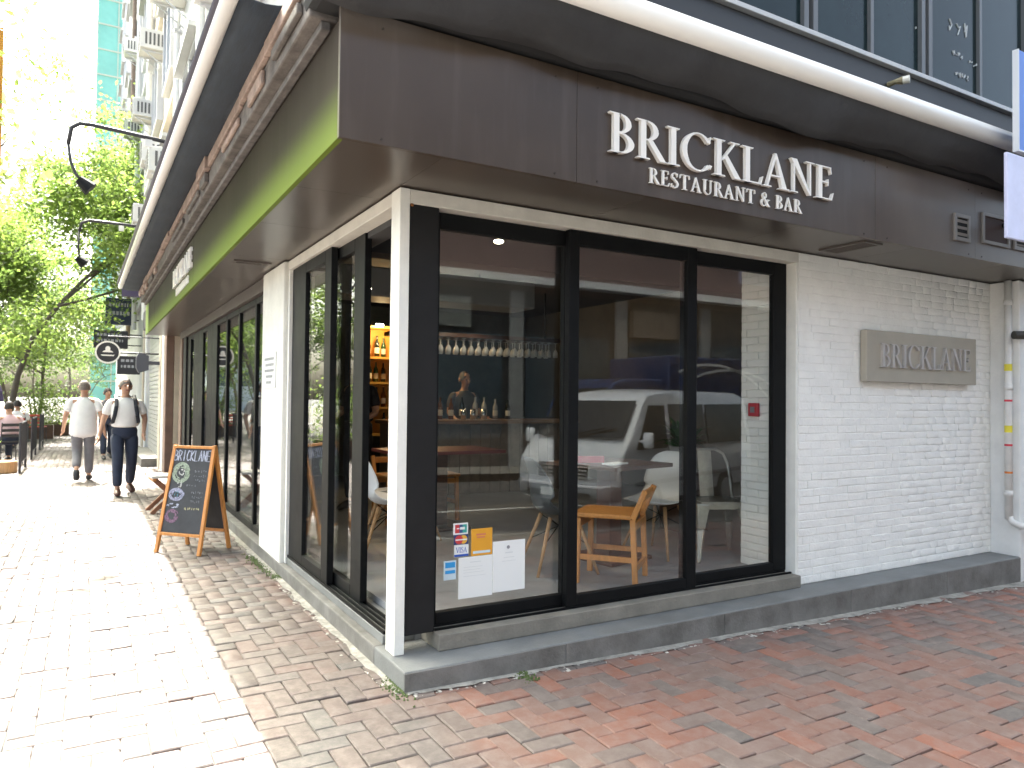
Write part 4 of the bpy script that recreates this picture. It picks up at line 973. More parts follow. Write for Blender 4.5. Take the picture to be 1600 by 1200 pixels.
MB().tube([(0, .20, .98), (0, .21, 1.05), (0, .215, 1.25), (0, .20, 1.38), (0, .18, 1.43)], [(.12, .06), (.15, .085), (.15, .09), (.13, .075), (.08, .04)], 16).build('bag', strap, bp_, smooth=True)
PB = dict(PW); PB.update(chest=(0, -.02, 1.25), head=(0, -.035, 1.55), look=(-.1, -1, -.1), wr_r=(-.30, .02, .84), el_r=(-.26, .05, 1.08), wr_l=(.29, -.10, .88), el_l=(.26, 0, 1.08),
          kn_r=(-.09, -.03, .48), an_r=(-.09, .02, .085), toe_r=(-.10, -.12, .04), kn_l=(.085, -.02, .47), an_l=(.075, .30, .22), toe_l=(.07, .34, .085))
person('person', 'man in loose white T-shirt and grey trousers walking away down the lane', (-1.42, 10.6, 0), R(178), PB, tee, grey_cl, black_shoe, (hair_g, 'short'), untucked=True)
PS = dict(PW); PS.update(kn_r=(-.09, -.03, .48), an_r=(-.1, .0, .09), toe_r=(-.11, -.14, .04), kn_l=(.09, -.03, .48), an_l=(.1, .0, .09), toe_l=(.11, -.14, .04), look=(0, -1, -.2), wr_r=(-.25, -.2, .98), wr_l=(.24, -.22, 1.0), el_r=(-.25, .0, 1.07), el_l=(.25, .0, 1.07))
black_cl = M('black_cotton', (.015, .015, .017), .8)
person('person', 'waiter in black shirt standing inside by the lit bottle shelves', (1.22, 4.3, FZ), R(-60), PS, black_cl, black_cl, black_shoe, (hair_b, 'short'))
person('person', 'barkeeper with dark hair standing behind the bar counter', (3.25, 5.8, FZ), R(5), PS, M('grey_shirt', (.06, .06, .065), .8), black_cl, black_shoe, (hair_b, 'short'), height=.97)
person('person', 'distant pedestrian in dark clothes between the two walking men', (-.98, 15.2, 0), R(10), PW, M('dusty_shirt', (.10, .09, .10), .8), navy, black_shoe, (hair_b, 'short'), height=.95)
PSit = dict(pelvis=(0, .05, .50), chest=(0, -.0, .86), head=(0, -.05, 1.16), look=(0, -1, -.15), sh_r=(-.185, 0, .945), el_r=(-.25, -.06, .70), wr_r=(-.2, -.28, .72), sh_l=(.185, 0, .945), el_l=(.25, -.06, .70), wr_l=(.2, -.28, .72),
            hip_r=(-.09, .03, .48), kn_r=(-.11, -.40, .48), an_r=(-.11, -.40, .10), toe_r=(-.12, -.53, .045), hip_l=(.09, .03, .48), kn_l=(.11, -.40, .48), an_l=(.11, -.38, .10), toe_l=(.12, -.51, .045))

# ------------------------------------------------------------------ lane: left side terrace furniture
red_pl = M('red_plastic', (.45, .06, .03), .45); dk_metal = M('dark_metal', (.03, .03, .035), .5)
def cafe_table(label, x, y, top):
    o = empty('cafe_table', (x, y, 0), label=label, cat='table')
    MB().lathe([(0, .73), (.38, .73), (.385, .745), (.38, .76), (0, .76)], seg=24).build('top', top, o)
    MB().tube([(0, 0, .0295), (0, 0, .729)], .03, 10).build('pedestal', dk_metal, o); MB().lathe([(0, 0), (.24, 0), (.24, .012), (.05, .029), (0, .029)], seg=20).build('base', dk_metal, o)
def cafe_chair(label, x, y, rz, mat):
    o = empty('cafe_chair', (x, y, 0), rz, label=label, cat='chair')
    box('seat', -.2, .2, -.2, .2, .44, .47, mat, o, bevel=.01)
    for k in range(3): MB().bar((-.19, .2+.015*k, .58+.11*k), (.19, .2+.015*k, .58+.11*k), .014, .06).build('slat', mat, o)
    for sx in (-1, 1):
        MB().tube([(sx*.19, .21, 0), (sx*.19, .19, .45), (sx*.19, .245, .85)], .012, 8).build('leg', dk_metal, o); MB().tube([(sx*.19, -.2, 0), (sx*.18, -.18, .44)], .012, 8).build('leg', dk_metal, o)
cafe_table('round white topped table on the shady terrace beside the lane', -3.15, 15.2, M('table_white', (.7, .68, .68), .4))
cafe_table('round red topped table on the terrace beside the lane', -3.35, 19.3, red_pl)
cafe_table('round dark topped table far along the terrace', -2.95, 23.4, wood_dark)
for i, (x, y, rz, mt, lb) in enumerate(((-2.75, 14.7, R(200), dk_metal, 'dark slatted terrace chair in front of the white topped table'), (-3.0, 16.0, R(10), wood_orange, 'orange slatted terrace chair behind the white topped table'), (-2.9, 18.8, R(180), red_pl, 'red slatted terrace chair in front of the red topped table'), (-3.2, 20.1, 0, dk_metal, 'dark slatted terrace chair behind the red topped table'), (-2.65, 22.9, R(170), red_pl, 'red slatted terrace chair by the dark topped table'))):
    cafe_chair(lb, x, y, rz, mt)
def seated(label, x, y, rz, top, bottom):
    person('person', label, (x, y, 0), rz, PSit, top, bottom, black_shoe, (hair_b, 'short'))
seated('person in pale pink top seated on the dark chair at the white topped table', -2.75, 14.72, R(200), M('pink_top', (.6, .42, .45), .8), navy)
seated('person in white top seated on the red chair at the red topped table', -2.9, 18.82, R(180), tee, navy)
# railing panels beside the terrace
for i, (y0, lb) in enumerate(((12.3, 'black railing panel with plank base next to the wooden block'), (15.6, 'black railing panel between the white and red topped tables'), (18.9, 'black railing panel beyond the red topped table'))):
    o = empty('railing', (-2.40, y0, 0), label=lb, cat='railing')
    for y in (0, 1.4): MB().tube([(0, y, 0), (0, y, .92)], .022, 10).build('post', dk_metal, o)
    MB().tube([(0, 0, .90), (0, 1.4, .90)], .018, 8).build('top_rail', dk_metal, o); MB().tube([(0, 0.01, .18), (0, 1.39, .18)], .014, 8).build('bottom_rail', dk_metal, o)
    for k in range(11): MB().tube([(0, .12+.115*k, .18), (0, .12+.115*k, .9)], .008, 6).build('baluster', dk_metal, o)
wb = MB().lathe([(0, 0), (.20, 0), (.21, .02), (.205, .20), (.19, .215), (0, .215)], seg=18).build('log_block', wood_light, None, label='low round wooden block at the edge of the terrace', cat='block'); wb.location = (-2.66, 12.6, 0)
um = empty('parasol', (-3.45, 17.2, 0), label='closed purple parasol standing on the terrace beside the lane', cat='parasol')
MB().tube([(0, 0, .06), (0, 0, 2.6)], .022, 8).build('pole', dk_metal, um); MB().lathe([(0, 0), (.28, 0), (.28, .05), (0, .06)], seg=16).build('base', concrete, um)
MB().lathe([(.05, 2.55), (.12, 2.3), (.36, 1.5), (.40, 1.25), (.3, 1.26), (.1, 1.9)], seg=12).build('canopy', M('purple_canvas', (.08, .06, .16), .8), um)
osn = empty('banner_sign', (-2.50, 8.0, 0), label='slim orange banner sign on a tall post at the lane edge', cat='sign')
MB().tube([(-.32, 0, 0), (-.32, 0, 6.4)], .03, 8).build('post', dk_metal, osn); box('banner', -.30, .085, -.02, .0, 4.38, 6.2, M('banner_orange', (.62, .26, .03), .6), osn)

# ------------------------------------------------------------------ buildings down the lane (right side) and beyond
frame_al = M('alu_frame', (.55, .56, .58), .4, metal=.4); win_dark = M('far_window_glass', (.05, .07, .09), .08, spec=.8)
ac_mat = M('ac_white', (.62, .62, .60), .5, var=.06, vs=3); ac_dark = M('ac_grille', (.10, .10, .10), .6)
def ac_unit(x, y, z, label, grp):
    o = empty('air_conditioner', (x, y, z), label=label, cat='air conditioner', group=grp)
    box('case', -.55, 0, -.30, .30, 0, .42, ac_mat, o, bevel=.01)
    for k in range(6): box('slat', -.56, -.5505, -.26, .26, .06+.055*k, .085+.055*k, ac_dark, o)
    for k in range(5): box('slat', -.45+.08*k, -.41+.08*k, -.306, -.3005, .08, .34, ac_dark, o)
    for yy in (-.2, .2): MB().bar((-.5, yy, -.03), (0, yy, -.03), .03).bar((-.47, yy, -.03), (0, yy, -.35), .02).build('bracket', frame_al, o)
def side_window(par, y0, y1, z0, z1, x=-.02, proud=.10):
    w_ = MB().box(x-proud, x, y0, y0+.06, z0, z1).box(x-proud, x, y1-.06, y1, z0, z1).box(x-proud, x, y0+.0605, y1-.0605, z0, z0+.06).box(x-proud, x, y0+.0605, y1-.0605, z1-.06, z1).box(x-proud, x, (y0+y1)/2-.025, (y0+y1)/2+.025, z0+.0605, z1-.0605).build('window', frame_al, par)
    MB().box(x-proud*.55, x-proud*.45, y0+.05, y1-.05, z0+.05, z1-.05).build('pane', win_dark, w_)
    MB().box(x-proud-.12, x-.0005, y0-.08, y1+.08, z1+.02, z1+.09).build('hood', wall_up, w_)
for fl in range(5):
    for k in range(3): side_window(BLD, 1.2+3.3*k, 3.1+3.3*k, 5.0+3.1*fl, 6.7+3.1*fl)
acn = 0
for fl in range(5):
    for k in range(3):
        ac_unit(-.021, 3.75+3.3*k, 5.2+3.1*fl-(.9 if k % 2 else 0), 'wall mounted air conditioner on the pale upper wall of the restaurant building', 'air conditioners on the restaurant building')
for i, (y, r_, c) in enumerate(((.9, .05, 'white'), (4.6, .04, 'rust'), (7.6, .06, 'white'), (10.9, .05, 'grey'))):
    o = empty('down_pipe', (-.09, y, 4.0), label={0: 'white drain pipe at the street corner end of the pale upper wall', 1: 'rusty drain pipe on the pale upper wall', 2: 'thick white drain pipe in the middle of the pale upper wall', 3: 'grey drain pipe at the far end of the pale upper wall'}[i], cat='pipe')
    mt = {'white': pw, 'rust': M('pipe_rust', (.22, .16, .12), .7, var=.3), 'grey': pale_metal}[c]
    MB().tube([(0, 0, 0), (0, 0, 24)], r_, 10).build('pipe', mt, o)
    for z in range(1, 24, 3): MB().box(-r_-.015, .088, -r_-.012, r_+.012, z, z+.06).build('clamp', frame_al, o)
def lane_building(label, y0, y1, h, wall, g0, g1, sc_x=0.0, pipes=1):
    o = empty('lane_building', (0, 0, 0), label=label, cat='building')
    box('wall', sc_x, 8, y0, y1, -.3, h, wall, o)
    nk = int((y1-y0)/3.2)
    for fl in range(int((h-4.5)/3.1)):
        for k in range(nk):
            a = y0+.5+k*(y1-y0-.6)/nk; side_window(o, a, a+1.7, 4.6+3.1*fl, 6.3+3.1*fl, x=sc_x, proud=.14)
        box('band', sc_x-.10, sc_x-.0005, y0+.05, y1-.05, 3.95+3.1*fl, 4.12+3.1*fl, wall, o)
    return o
cream = M('cream_render', (.50, .44, .35), .7, var=.12, vs=2, bump=.2, bs=20); lwhite = M('chalk_render', (.66, .66, .65), .7, var=.08, vs=1.5, bump=.2, bs=20); greyr = M('grey_render', (.36, .37, .39), .7, var=.12, vs=1.5)
b2 = lane_building('cream rendered shop building with roller shutter and pilasters next along the lane', 11.2005, 18.0, 24, cream, 0, 0)
for y, c in ((11.22, MATS['brown_timber']), (11.75, lwhite), (12.4, cream), (16.6, lwhite), (17.6, cream)): box('pilaster', -.14, -.001, y, y+.38, -.2, 3.3, c, b2, bevel=.015)
shf = M('shutter_grey', (.40, .40, .38), .45, metal=.3, var=.15, vs=4)
for k in range(30): MB().bar((-.05, 12.85, .2+k*.095), (-.05, 16.5, .2+k*.095), .03, .085).build('shutter_slat', shf, b2)
box('shutter_box', -.22, -.001, 12.8, 16.55, 3.02, 3.45, M('shutter_box', (.12, .10, .13), .5), b2); box('door_step', -.42, -.001, 12.8, 16.55, -.2, .17, concrete, b2)
b3 = lane_building('pale grey walk-up block with shop signs along the lane', 18.001, 29, 26, greyr, 0, 0, -.05)
b4 = lane_building('white walk-up block farthest along the lane', 29.001, 46, 30, lwhite, 0, 0, .1)
for i, (y, z) in enumerate(((12.6, 6.0), (15.5, 5.4), (14.2, 8.9), (16.8, 8.3), (13.0, 12.2), (16.0, 11.6), (14.0, 15.2))): ac_unit(-.001, y, z, 'air conditioner hung on the cream rendered building', 'air conditioners on the cream building')
for i, (y, z) in enumerate(((19.5, 5.2), (23.0, 5.9), (26.5, 5.3), (20.5, 9.0), (24.8, 8.4), (27.8, 11.8), (22, 12.0), (19.0, 13))): ac_unit(-.051, y, z, 'air conditioner hung on the pale grey walk-up block', 'air conditioners on the grey block')
for i, (x, y, c) in enumerate(((-.12, 17.9, pw), (-.2, 21.2, pale_metal), (-.18, 25.4, MATS['pipe_rust']), (.0, 33, pw))):
    o = empty('down_pipe', (x, y, 3.4), label=('white drain pipe where the cream building meets the grey block', 'pale drain pipe on the near half of the grey block', 'rusty drain pipe on the far half of the grey block', 'white drain pipe on the white walk-up block')[i], cat='pipe')
    MB().tube([(0, 0, 0), (0, 0, 20)], .07, 10).build('pipe', c, o); MB().box(-.02, .2, -.02, .02, 1, 1.06).box(-.02, .2, -.02, .02, 8, 8.06).build('clamp', frame_al, o)
# signs on the lane
rs = empty('round_sign', (-1.03, 13.5, 2.30), label='round black hanging sign with pale ring and white emblem', cat='sign')
sgb = M('sign_black', (.02, .02, .025), .5); sgw = M('sign_white', (.72, .70, .66), .5)
N = 32; cir = [(math.cos(2*math.pi*k/N), math.sin(2*math.pi*k/N)) for k in range(N)]
MB().prism([(.215*a, .215*b) for a, b in cir], lambda q: (q[0], .04, q[1]), lambda q: (q[0], -.04, q[1])).build('disc', sgb, rs)
m = MB()
for k in range(N):
    a, b = cir[k], cir[(k+1) % N]; m.prism([(.23*a[0], .23*a[1]), (.23*b[0], .23*b[1]), (.20*b[0], .20*b[1]), (.20*a[0], .20*a[1])], lambda q: (q[0], .05, q[1]), lambda q: (q[0], -.05, q[1]))
m.build('ring', sgw, rs)
m = MB(); m.prism([(.045*a, .055*b+.07) for a, b in cir], lambda q: (q[0], -.0405, q[1]), lambda q: (q[0], -.046, q[1])); m.prism([(-.10, .0), (.10, .0), (.07, .03), (.02, .045), (-.02, .045), (-.07, .03)], lambda q: (q[0], -.0405, q[1]), lambda q: (q[0], -.047, q[1]))
m.build('emblem', sgw, rs, kind='stuff')
MB().prism([(-.13, -.05), (.13, -.05), (.10, -.075), (-.10, -.075)], lambda q: (q[0], -.0405, q[1]), lambda q: (q[0], -.046, q[1])).build('emblem', sgw, rs)
MB().tube([(.21, 0, 0), (1.02, 0, 0)], .018, 8).build('bracket', dk_metal, rs)
MB().tube([(0, 0, .23), (0, 0, .33), (1.02, 0, .33)], .012, 8).build('bracket', dk_metal, rs)
for i, (x, y, z, wx, hz, mt, lb, sn) in enumerate(((-1.25, 20, 2.75, .85, .5, sgb, 'wide black box sign hanging beyond the round sign', 'box_sign'), (-.95, 21.5, 3.55, .75, .8, M('sign_navy', (.02, .03, .06), .5), 'navy box sign above the wide black one', 'box_sign'), (-.75, 17.0, 1.95, .5, .45, sgb, 'small black box sign under the round sign', 'box_sign'), (-.62, 18.8, 4.1, .55, .9, M('sign_violet', (.09, .07, .14), .6), 'tall violet box sign on the grey block', 'box_sign'))):
    o = empty(sn, (x, y, z), label=lb, cat='sign'); box('case', 0, wx, -.09, .09, 0, hz, mt, o, bevel=.01)
    m = MB(); zz = hz*.68
    for r_ in range(2):
        xx = .08
        while xx < wx-.15: w_ = random.uniform(.03, .08); m.box(xx, xx+w_, -.095, -.0905, zz-r_*hz*.32, zz-r_*hz*.32+hz*.14); xx += w_+.03
    m.build('print', M('sign_dim', (.35, .35, .36), .6), o, kind='stuff')
    for zz in (.8, .2): MB().bar((wx, 0, hz*zz), (-x, 0, hz*zz), .03).build('bracket', dk_metal, o)
o = empty('wall_speaker', (-.14, 12.6, 2.07), label='dark faceted wall light sticking out beside the roller shutter', cat='lamp')
MB().prism([(-.40, -.10), (-.40, .10), (-.35, .20), (-.18, .14), (-.18, -.14), (-.35, -.20)], lambda q: (q[0]-.02, -.11, q[1]), lambda q: (q[0]-.02, .11, q[1])).bar((-.2, 0, 0), (0, 0, 0), .07, .07).build('housing', M('lamp_dark', (.05, .055, .075), .5), o)
# gooseneck lamps
def goose(pts_arm, pts_drop, head, label):
    o = empty('gooseneck_lamp', pts_arm[0], label=label, cat='lamp'); b0 = Vector(pts_arm[0])
    L = lambda p: Vector(p)-b0
    MB().tube([L(p) for p in pts_arm], .022, 10).build('arm', dk_metal, o, smooth=True); MB().tube([L(p) for p in pts_drop], .015, 8).build('cable', dk_metal, o, smooth=True)
    MB().tube([L(head)+Vector((-.05, 0, .05)), L(head)+Vector((.06, 0, -.04))], [.045, .085], 12).build('lamp_head', black_alu, o)
    MB().tube([L(pts_arm[0])-Vector((.03, 0, 0)), L(pts_arm[0])+Vector((.62, 0, 0))], .03, 8).build('wall_mount', pale_metal, o)
    a = L(pts_arm[0]).lerp(L(pts_arm[1]), .7); MB().box(a.x-.035, a.x+.035, a.y-.02, a.y+.02, a.z-.10, a.z-.022).build('junction_box', ac_mat, o)
goose([(-.658, 5.2, 4.184), (-.95, 5.2, 4.205), (-1.386, 5.2, 4.235), (-1.50, 5.2, 4.23), (-1.575, 5.2, 4.17), (-1.60, 5.2, 4.0)], [(-1.60, 5.2, 4.0), (-1.575, 5.2, 3.82), (-1.53, 5.2, 3.70), (-1.47, 5.2, 3.63)], (-1.45, 5.2, 3.60), 'black gooseneck lamp on a long arm above the navy canopy')
goose([(-.70, 9.0, 4.01), (-1.1, 9.0, 4.02), (-1.40, 9.0, 4.02), (-1.50, 9.0, 3.97), (-1.527, 9.0, 3.85)], [(-1.527, 9.0, 3.85), (-1.535, 9.0, 3.6), (-1.52, 9.0, 3.47)], (-1.50, 9.0, 3.40), 'black gooseneck lamp farther along the lane at the canopy end')
# tower wrapped in green netting, hazy towers
tw = empty('netted_tower', (0, 0, 0), label='tall tower wrapped in teal scaffold netting at the end of the lane', cat='building')
net = M('teal_netting', (.16, .40, .36), .8, var=.12, vs=.6)
box('netting', -1.2, 3.5, 62, 70, -.5, 48, net, tw)
m = MB()
for k in range(24): m.box(-1.26, 3.5, 61.93, 61.999, 2*k+.5, 2*k+.6)
for x in (-1.24, .2, 1.6): m.box(x, x+.07, 61.90, 61.929, -.5, 48)
m.build('scaffold', M('bamboo', (.40, .42, .36), .8), tw)
for i, (x0, x1, y0, h, c, lb) in enumerate(((-16, -9, 75, 34, (.40, .44, .48), 'pale blue grey tower block far behind the trees'),)):
    o = empty('tower_block', (0, 0, 0), label=lb, cat='building'); box('wall', x0, x1, y0, y0+10, -.5, h, M('tower_%d' % i, c, .7, var=.05, vs=.3), o)
    for fl in range(int(h/3.2)-1):
        for k in range(3):
            a = x0+.5+k*(x1-x0-.6)/3; MB().box(a, a+(x1-x0)/3-.9, y0-.05, y0+.02, 2.5+3.2*fl, 4.1+3.2*fl).build('window', win_dark, o)

# ------------------------------------------------------------------ trees
def leaf_mat(name, c, tr):
    m = bpy.data.materials.new(name); m.use_nodes = True; n = m.node_tree; b = n.nodes['Principled BSDF']; L = n.links.new
    a = n.nodes.new('ShaderNodeAttribute'); a.attribute_name = 'rnd'
    r_ = n.nodes.new('ShaderNodeValToRGB'); e = r_.color_ramp.elements; e[0].color = (c[0]*.65, c[1]*.7, c[2]*.7, 1); e[1].color = (c[0]*1.45, c[1]*1.25, c[2], 1); L(a.outputs['Fac'], r_.inputs[0])
    L(r_.outputs[0], b.inputs['Base Color']); b.inputs['Roughness'].default_value = .5
    t = n.nodes.new('ShaderNodeBsdfTranslucent'); g = n.nodes.new('ShaderNodeMix'); g.data_type = 'RGBA'; g.blend_type = 'MULTIPLY'; g.inputs[0].default_value = 1; g.inputs[7].default_value = (*tr, 1); L(r_.outputs[0], g.inputs[6]); L(g.outputs[2], t.inputs[0])
    mx = n.nodes.new('ShaderNodeMixShader'); mx.inputs[0].default_value = .6; L(b.outputs[0], mx.inputs[1]); L(t.outputs[0], mx.inputs[2])
    L(mx.outputs[0], [x for x in n.nodes if x.type == 'OUTPUT_MATERIAL'][0].inputs[0]); return m
leafA = leaf_mat('bright_leaf', (.105, .155, .045), (2.3, 2.4, 2.2)); leafB = leaf_mat('deep_leaf', (.065, .105, .035), (2.2, 2.3, 2.0))
bark = M('bark', (.085, .07, .055), .9, var=.35, vs=6, bump=.8, bs=25)
lv = np.array([(0, 0, 0), (.5, .32, .06), (1, 0, -.06), (.5, -.32, .06)]); lf = np.array([(0, 1, 2), (0, 2, 3)])
def tree(label, x, y, h, rad, zc, nl, mat, seed, leaf=.13, grp=None, lean=(0, 0)):
    rd = random.Random(seed); root = empty('street_tree', (x, y, 0), label=label, cat='tree', group=grp)
    ends = []; m = MB()
    def branch(p, d, L_, r_, lev):
        n_ = 4; pts = [p]; q = p
        for k in range(n_):
            d = (d + Vector((rd.gauss(0, .16), rd.gauss(0, .16), rd.gauss(.03, .10)))).normalized(); q = q+d*L_/n_; pts.append(q)
        m.tube(pts, [r_*(1-.45*k/n_) for k in range(n_+1)], 8 if lev < 2 else 5, cap=False)
        if lev >= 1: ends.extend((pts[2], L_) for _ in range(1)); ends.extend((pts[-1], L_) for _ in range(2))
        if lev < 3:
            for k in range(rd.choice((2, 3, 3)) if lev else 5):
                a = rd.uniform(0, 6.28); t = rd.choice((2, 3, 4, 4)); side = Vector((math.cos(a), math.sin(a), rd.uniform(.05, .6))).normalized()
                branch(pts[t], (d*.45+side*.8).normalized(), L_*rd.uniform(.55, .78), r_*.5, lev+1)
    m.tube([(0, 0, -.1), (0.02, 0, .25), (lean[0]*.3, lean[1]*.3, zc*.35)], [h*.018, h*.010, h*.008], 10, cap=False)
    branch(Vector((lean[0]*.3, lean[1]*.3, zc*.35)), Vector((lean[0]*.1, lean[1]*.1, 1)).normalized(), (h-zc*.35)*.48, h*.0078, 0)
    m.build('trunk', bark, root, smooth=True)
    ce = Vector((lean[0], lean[1], (zc+h)/2)); hz = (h-zc)/2+.5
    good = [e for e in ends if ((e[0].x-ce.x)/rad)**2+((e[0].y-ce.y)/rad)**2+((e[0].z-ce.z)/hz)**2 < 1.5] or ends
    rs_ = np.random.default_rng(seed); extra = []
    for k in range(26):
        u = rs_.normal(size=3); u /= np.linalg.norm(u); u *= rs_.uniform(.45, 1)**.6; extra.append((Vector((ce.x+u[0]*rad, ce.y+u[1]*rad, ce.z+u[2]*hz)), .9))
    cl = [e[0] for e in good]+[e[0] for e in extra]; tfs = []
    per = max(1, nl//len(cl)); cr = []
    for c in cl:
        sp = rd.uniform(.28, .62)
        shade = rd.random()
        for k in range(per):
            p = c+Vector((rs_.normal()*sp, rs_.normal()*sp, rs_.normal()*sp*.55)); s_ = leaf*rd.uniform(.6, 1.25)
            tfs.append(Matrix.Translation(p) @ Matrix.Rotation(rd.uniform(0, 6.28), 4, 'Z') @ Matrix.Rotation(rd.gauss(.35, .5), 4, 'Y') @ Matrix.Rotation(rd.gauss(0, .6), 4, 'X') @ Matrix.Diagonal((s_, s_, s_, 1)))
            cr.append(min(1, max(0, .5*shade+.5*rd.random())))
    merged('crown', lv, lf, tfs, mat, root, kind=None, rnds=np.array(cr)); return root
tree('bright green tree whose branches overhang the lane beyond the gooseneck lamps', -3.5, 20.3, 10.2, 3.3, 2.4, 46000, leafA, 3, .13, lean=(1.1, 0))
tree('leafy tree at the near edge of the lane beside the orange banner', -4.5, 7.2, 7.2, 2.3, 3.4, 9000, leafA, 8, .13)
tree('green tree behind the terrace beyond the red topped table', -4.3, 24.5, 8.5, 2.6, 1.5, 22000, leafA, 12, .13)
tree('deep green tree where the lane narrows, low crown near the railings', -2.9, 28, 8.0, 2.4, 1.2, 14000, leafB, 21, .14)
t0 = tree('tall deep green tree in the row far along the lane', -4.4, 36, 11, 3.2, 2.2, 10000, leafB, 33, .18, grp='far trees along the lane')
for (x, y, s_, rz) in ((-6.5, 44, 1.1, 2.0), (-2.4, 52, .9, 4.0), (-9.5, 31, 1.0, 1.0), (-8.6, 14, .9, 5.0), (-8.5, 22, 1.05, 3), (-3.6, 41, .5, .6), (-1.5, 57, .55, 2.2), (-5.6, 33, .5, 3.3), (-4.2, 48, .6, 5.2), (-6.2, 26, .5, 1.5)):
    c = copy_tree(t0); c.location = (x, y, 0); c.rotation_euler = (0, 0, rz); c.scale = (s_,)*3
    if s_ < .7: tag(c, 'low young tree with small crown in the far row along the lane', None, 'low far trees along the lane')
# low shrubs in planters along the terrace
for i, (x, y, lb) in enumerate(((-2.75, 24.8, 'low bushy shrub in planter past the dark topped table'), (-2.35, 27.0, 'low bushy shrub in planter at the foot of the deep green tree'), (-3.6, 13.4, 'low bushy shrub in planter beside the white topped table'))):
    o = empty('planter_shrub', (x, y, 0), label=lb, cat='shrub')
    MB().box(-.45, .45, -.25, .25, 0, .45).build('planter', wood_dark, o, bevel=.01)
    tfs = []
    for k in range(1500):
        u = np.array([random.gauss(0, .3), random.gauss(0, .22), random.gauss(0, .32)]); s_ = random.uniform(.05, .11)
        tfs.append(Matrix.Translation((u[0], u[1], max(.46, .95+u[2]*1.2))) @ Matrix.Rotation(random.uniform(0, 6.28), 4, 'Z') @ Matrix.Rotation(random.gauss(.3, .6), 4, 'Y') @ Matrix.Diagonal((s_, s_, s_, 1)))
    merged('foliage', lv, lf, tfs, leafA, o, kind=None)

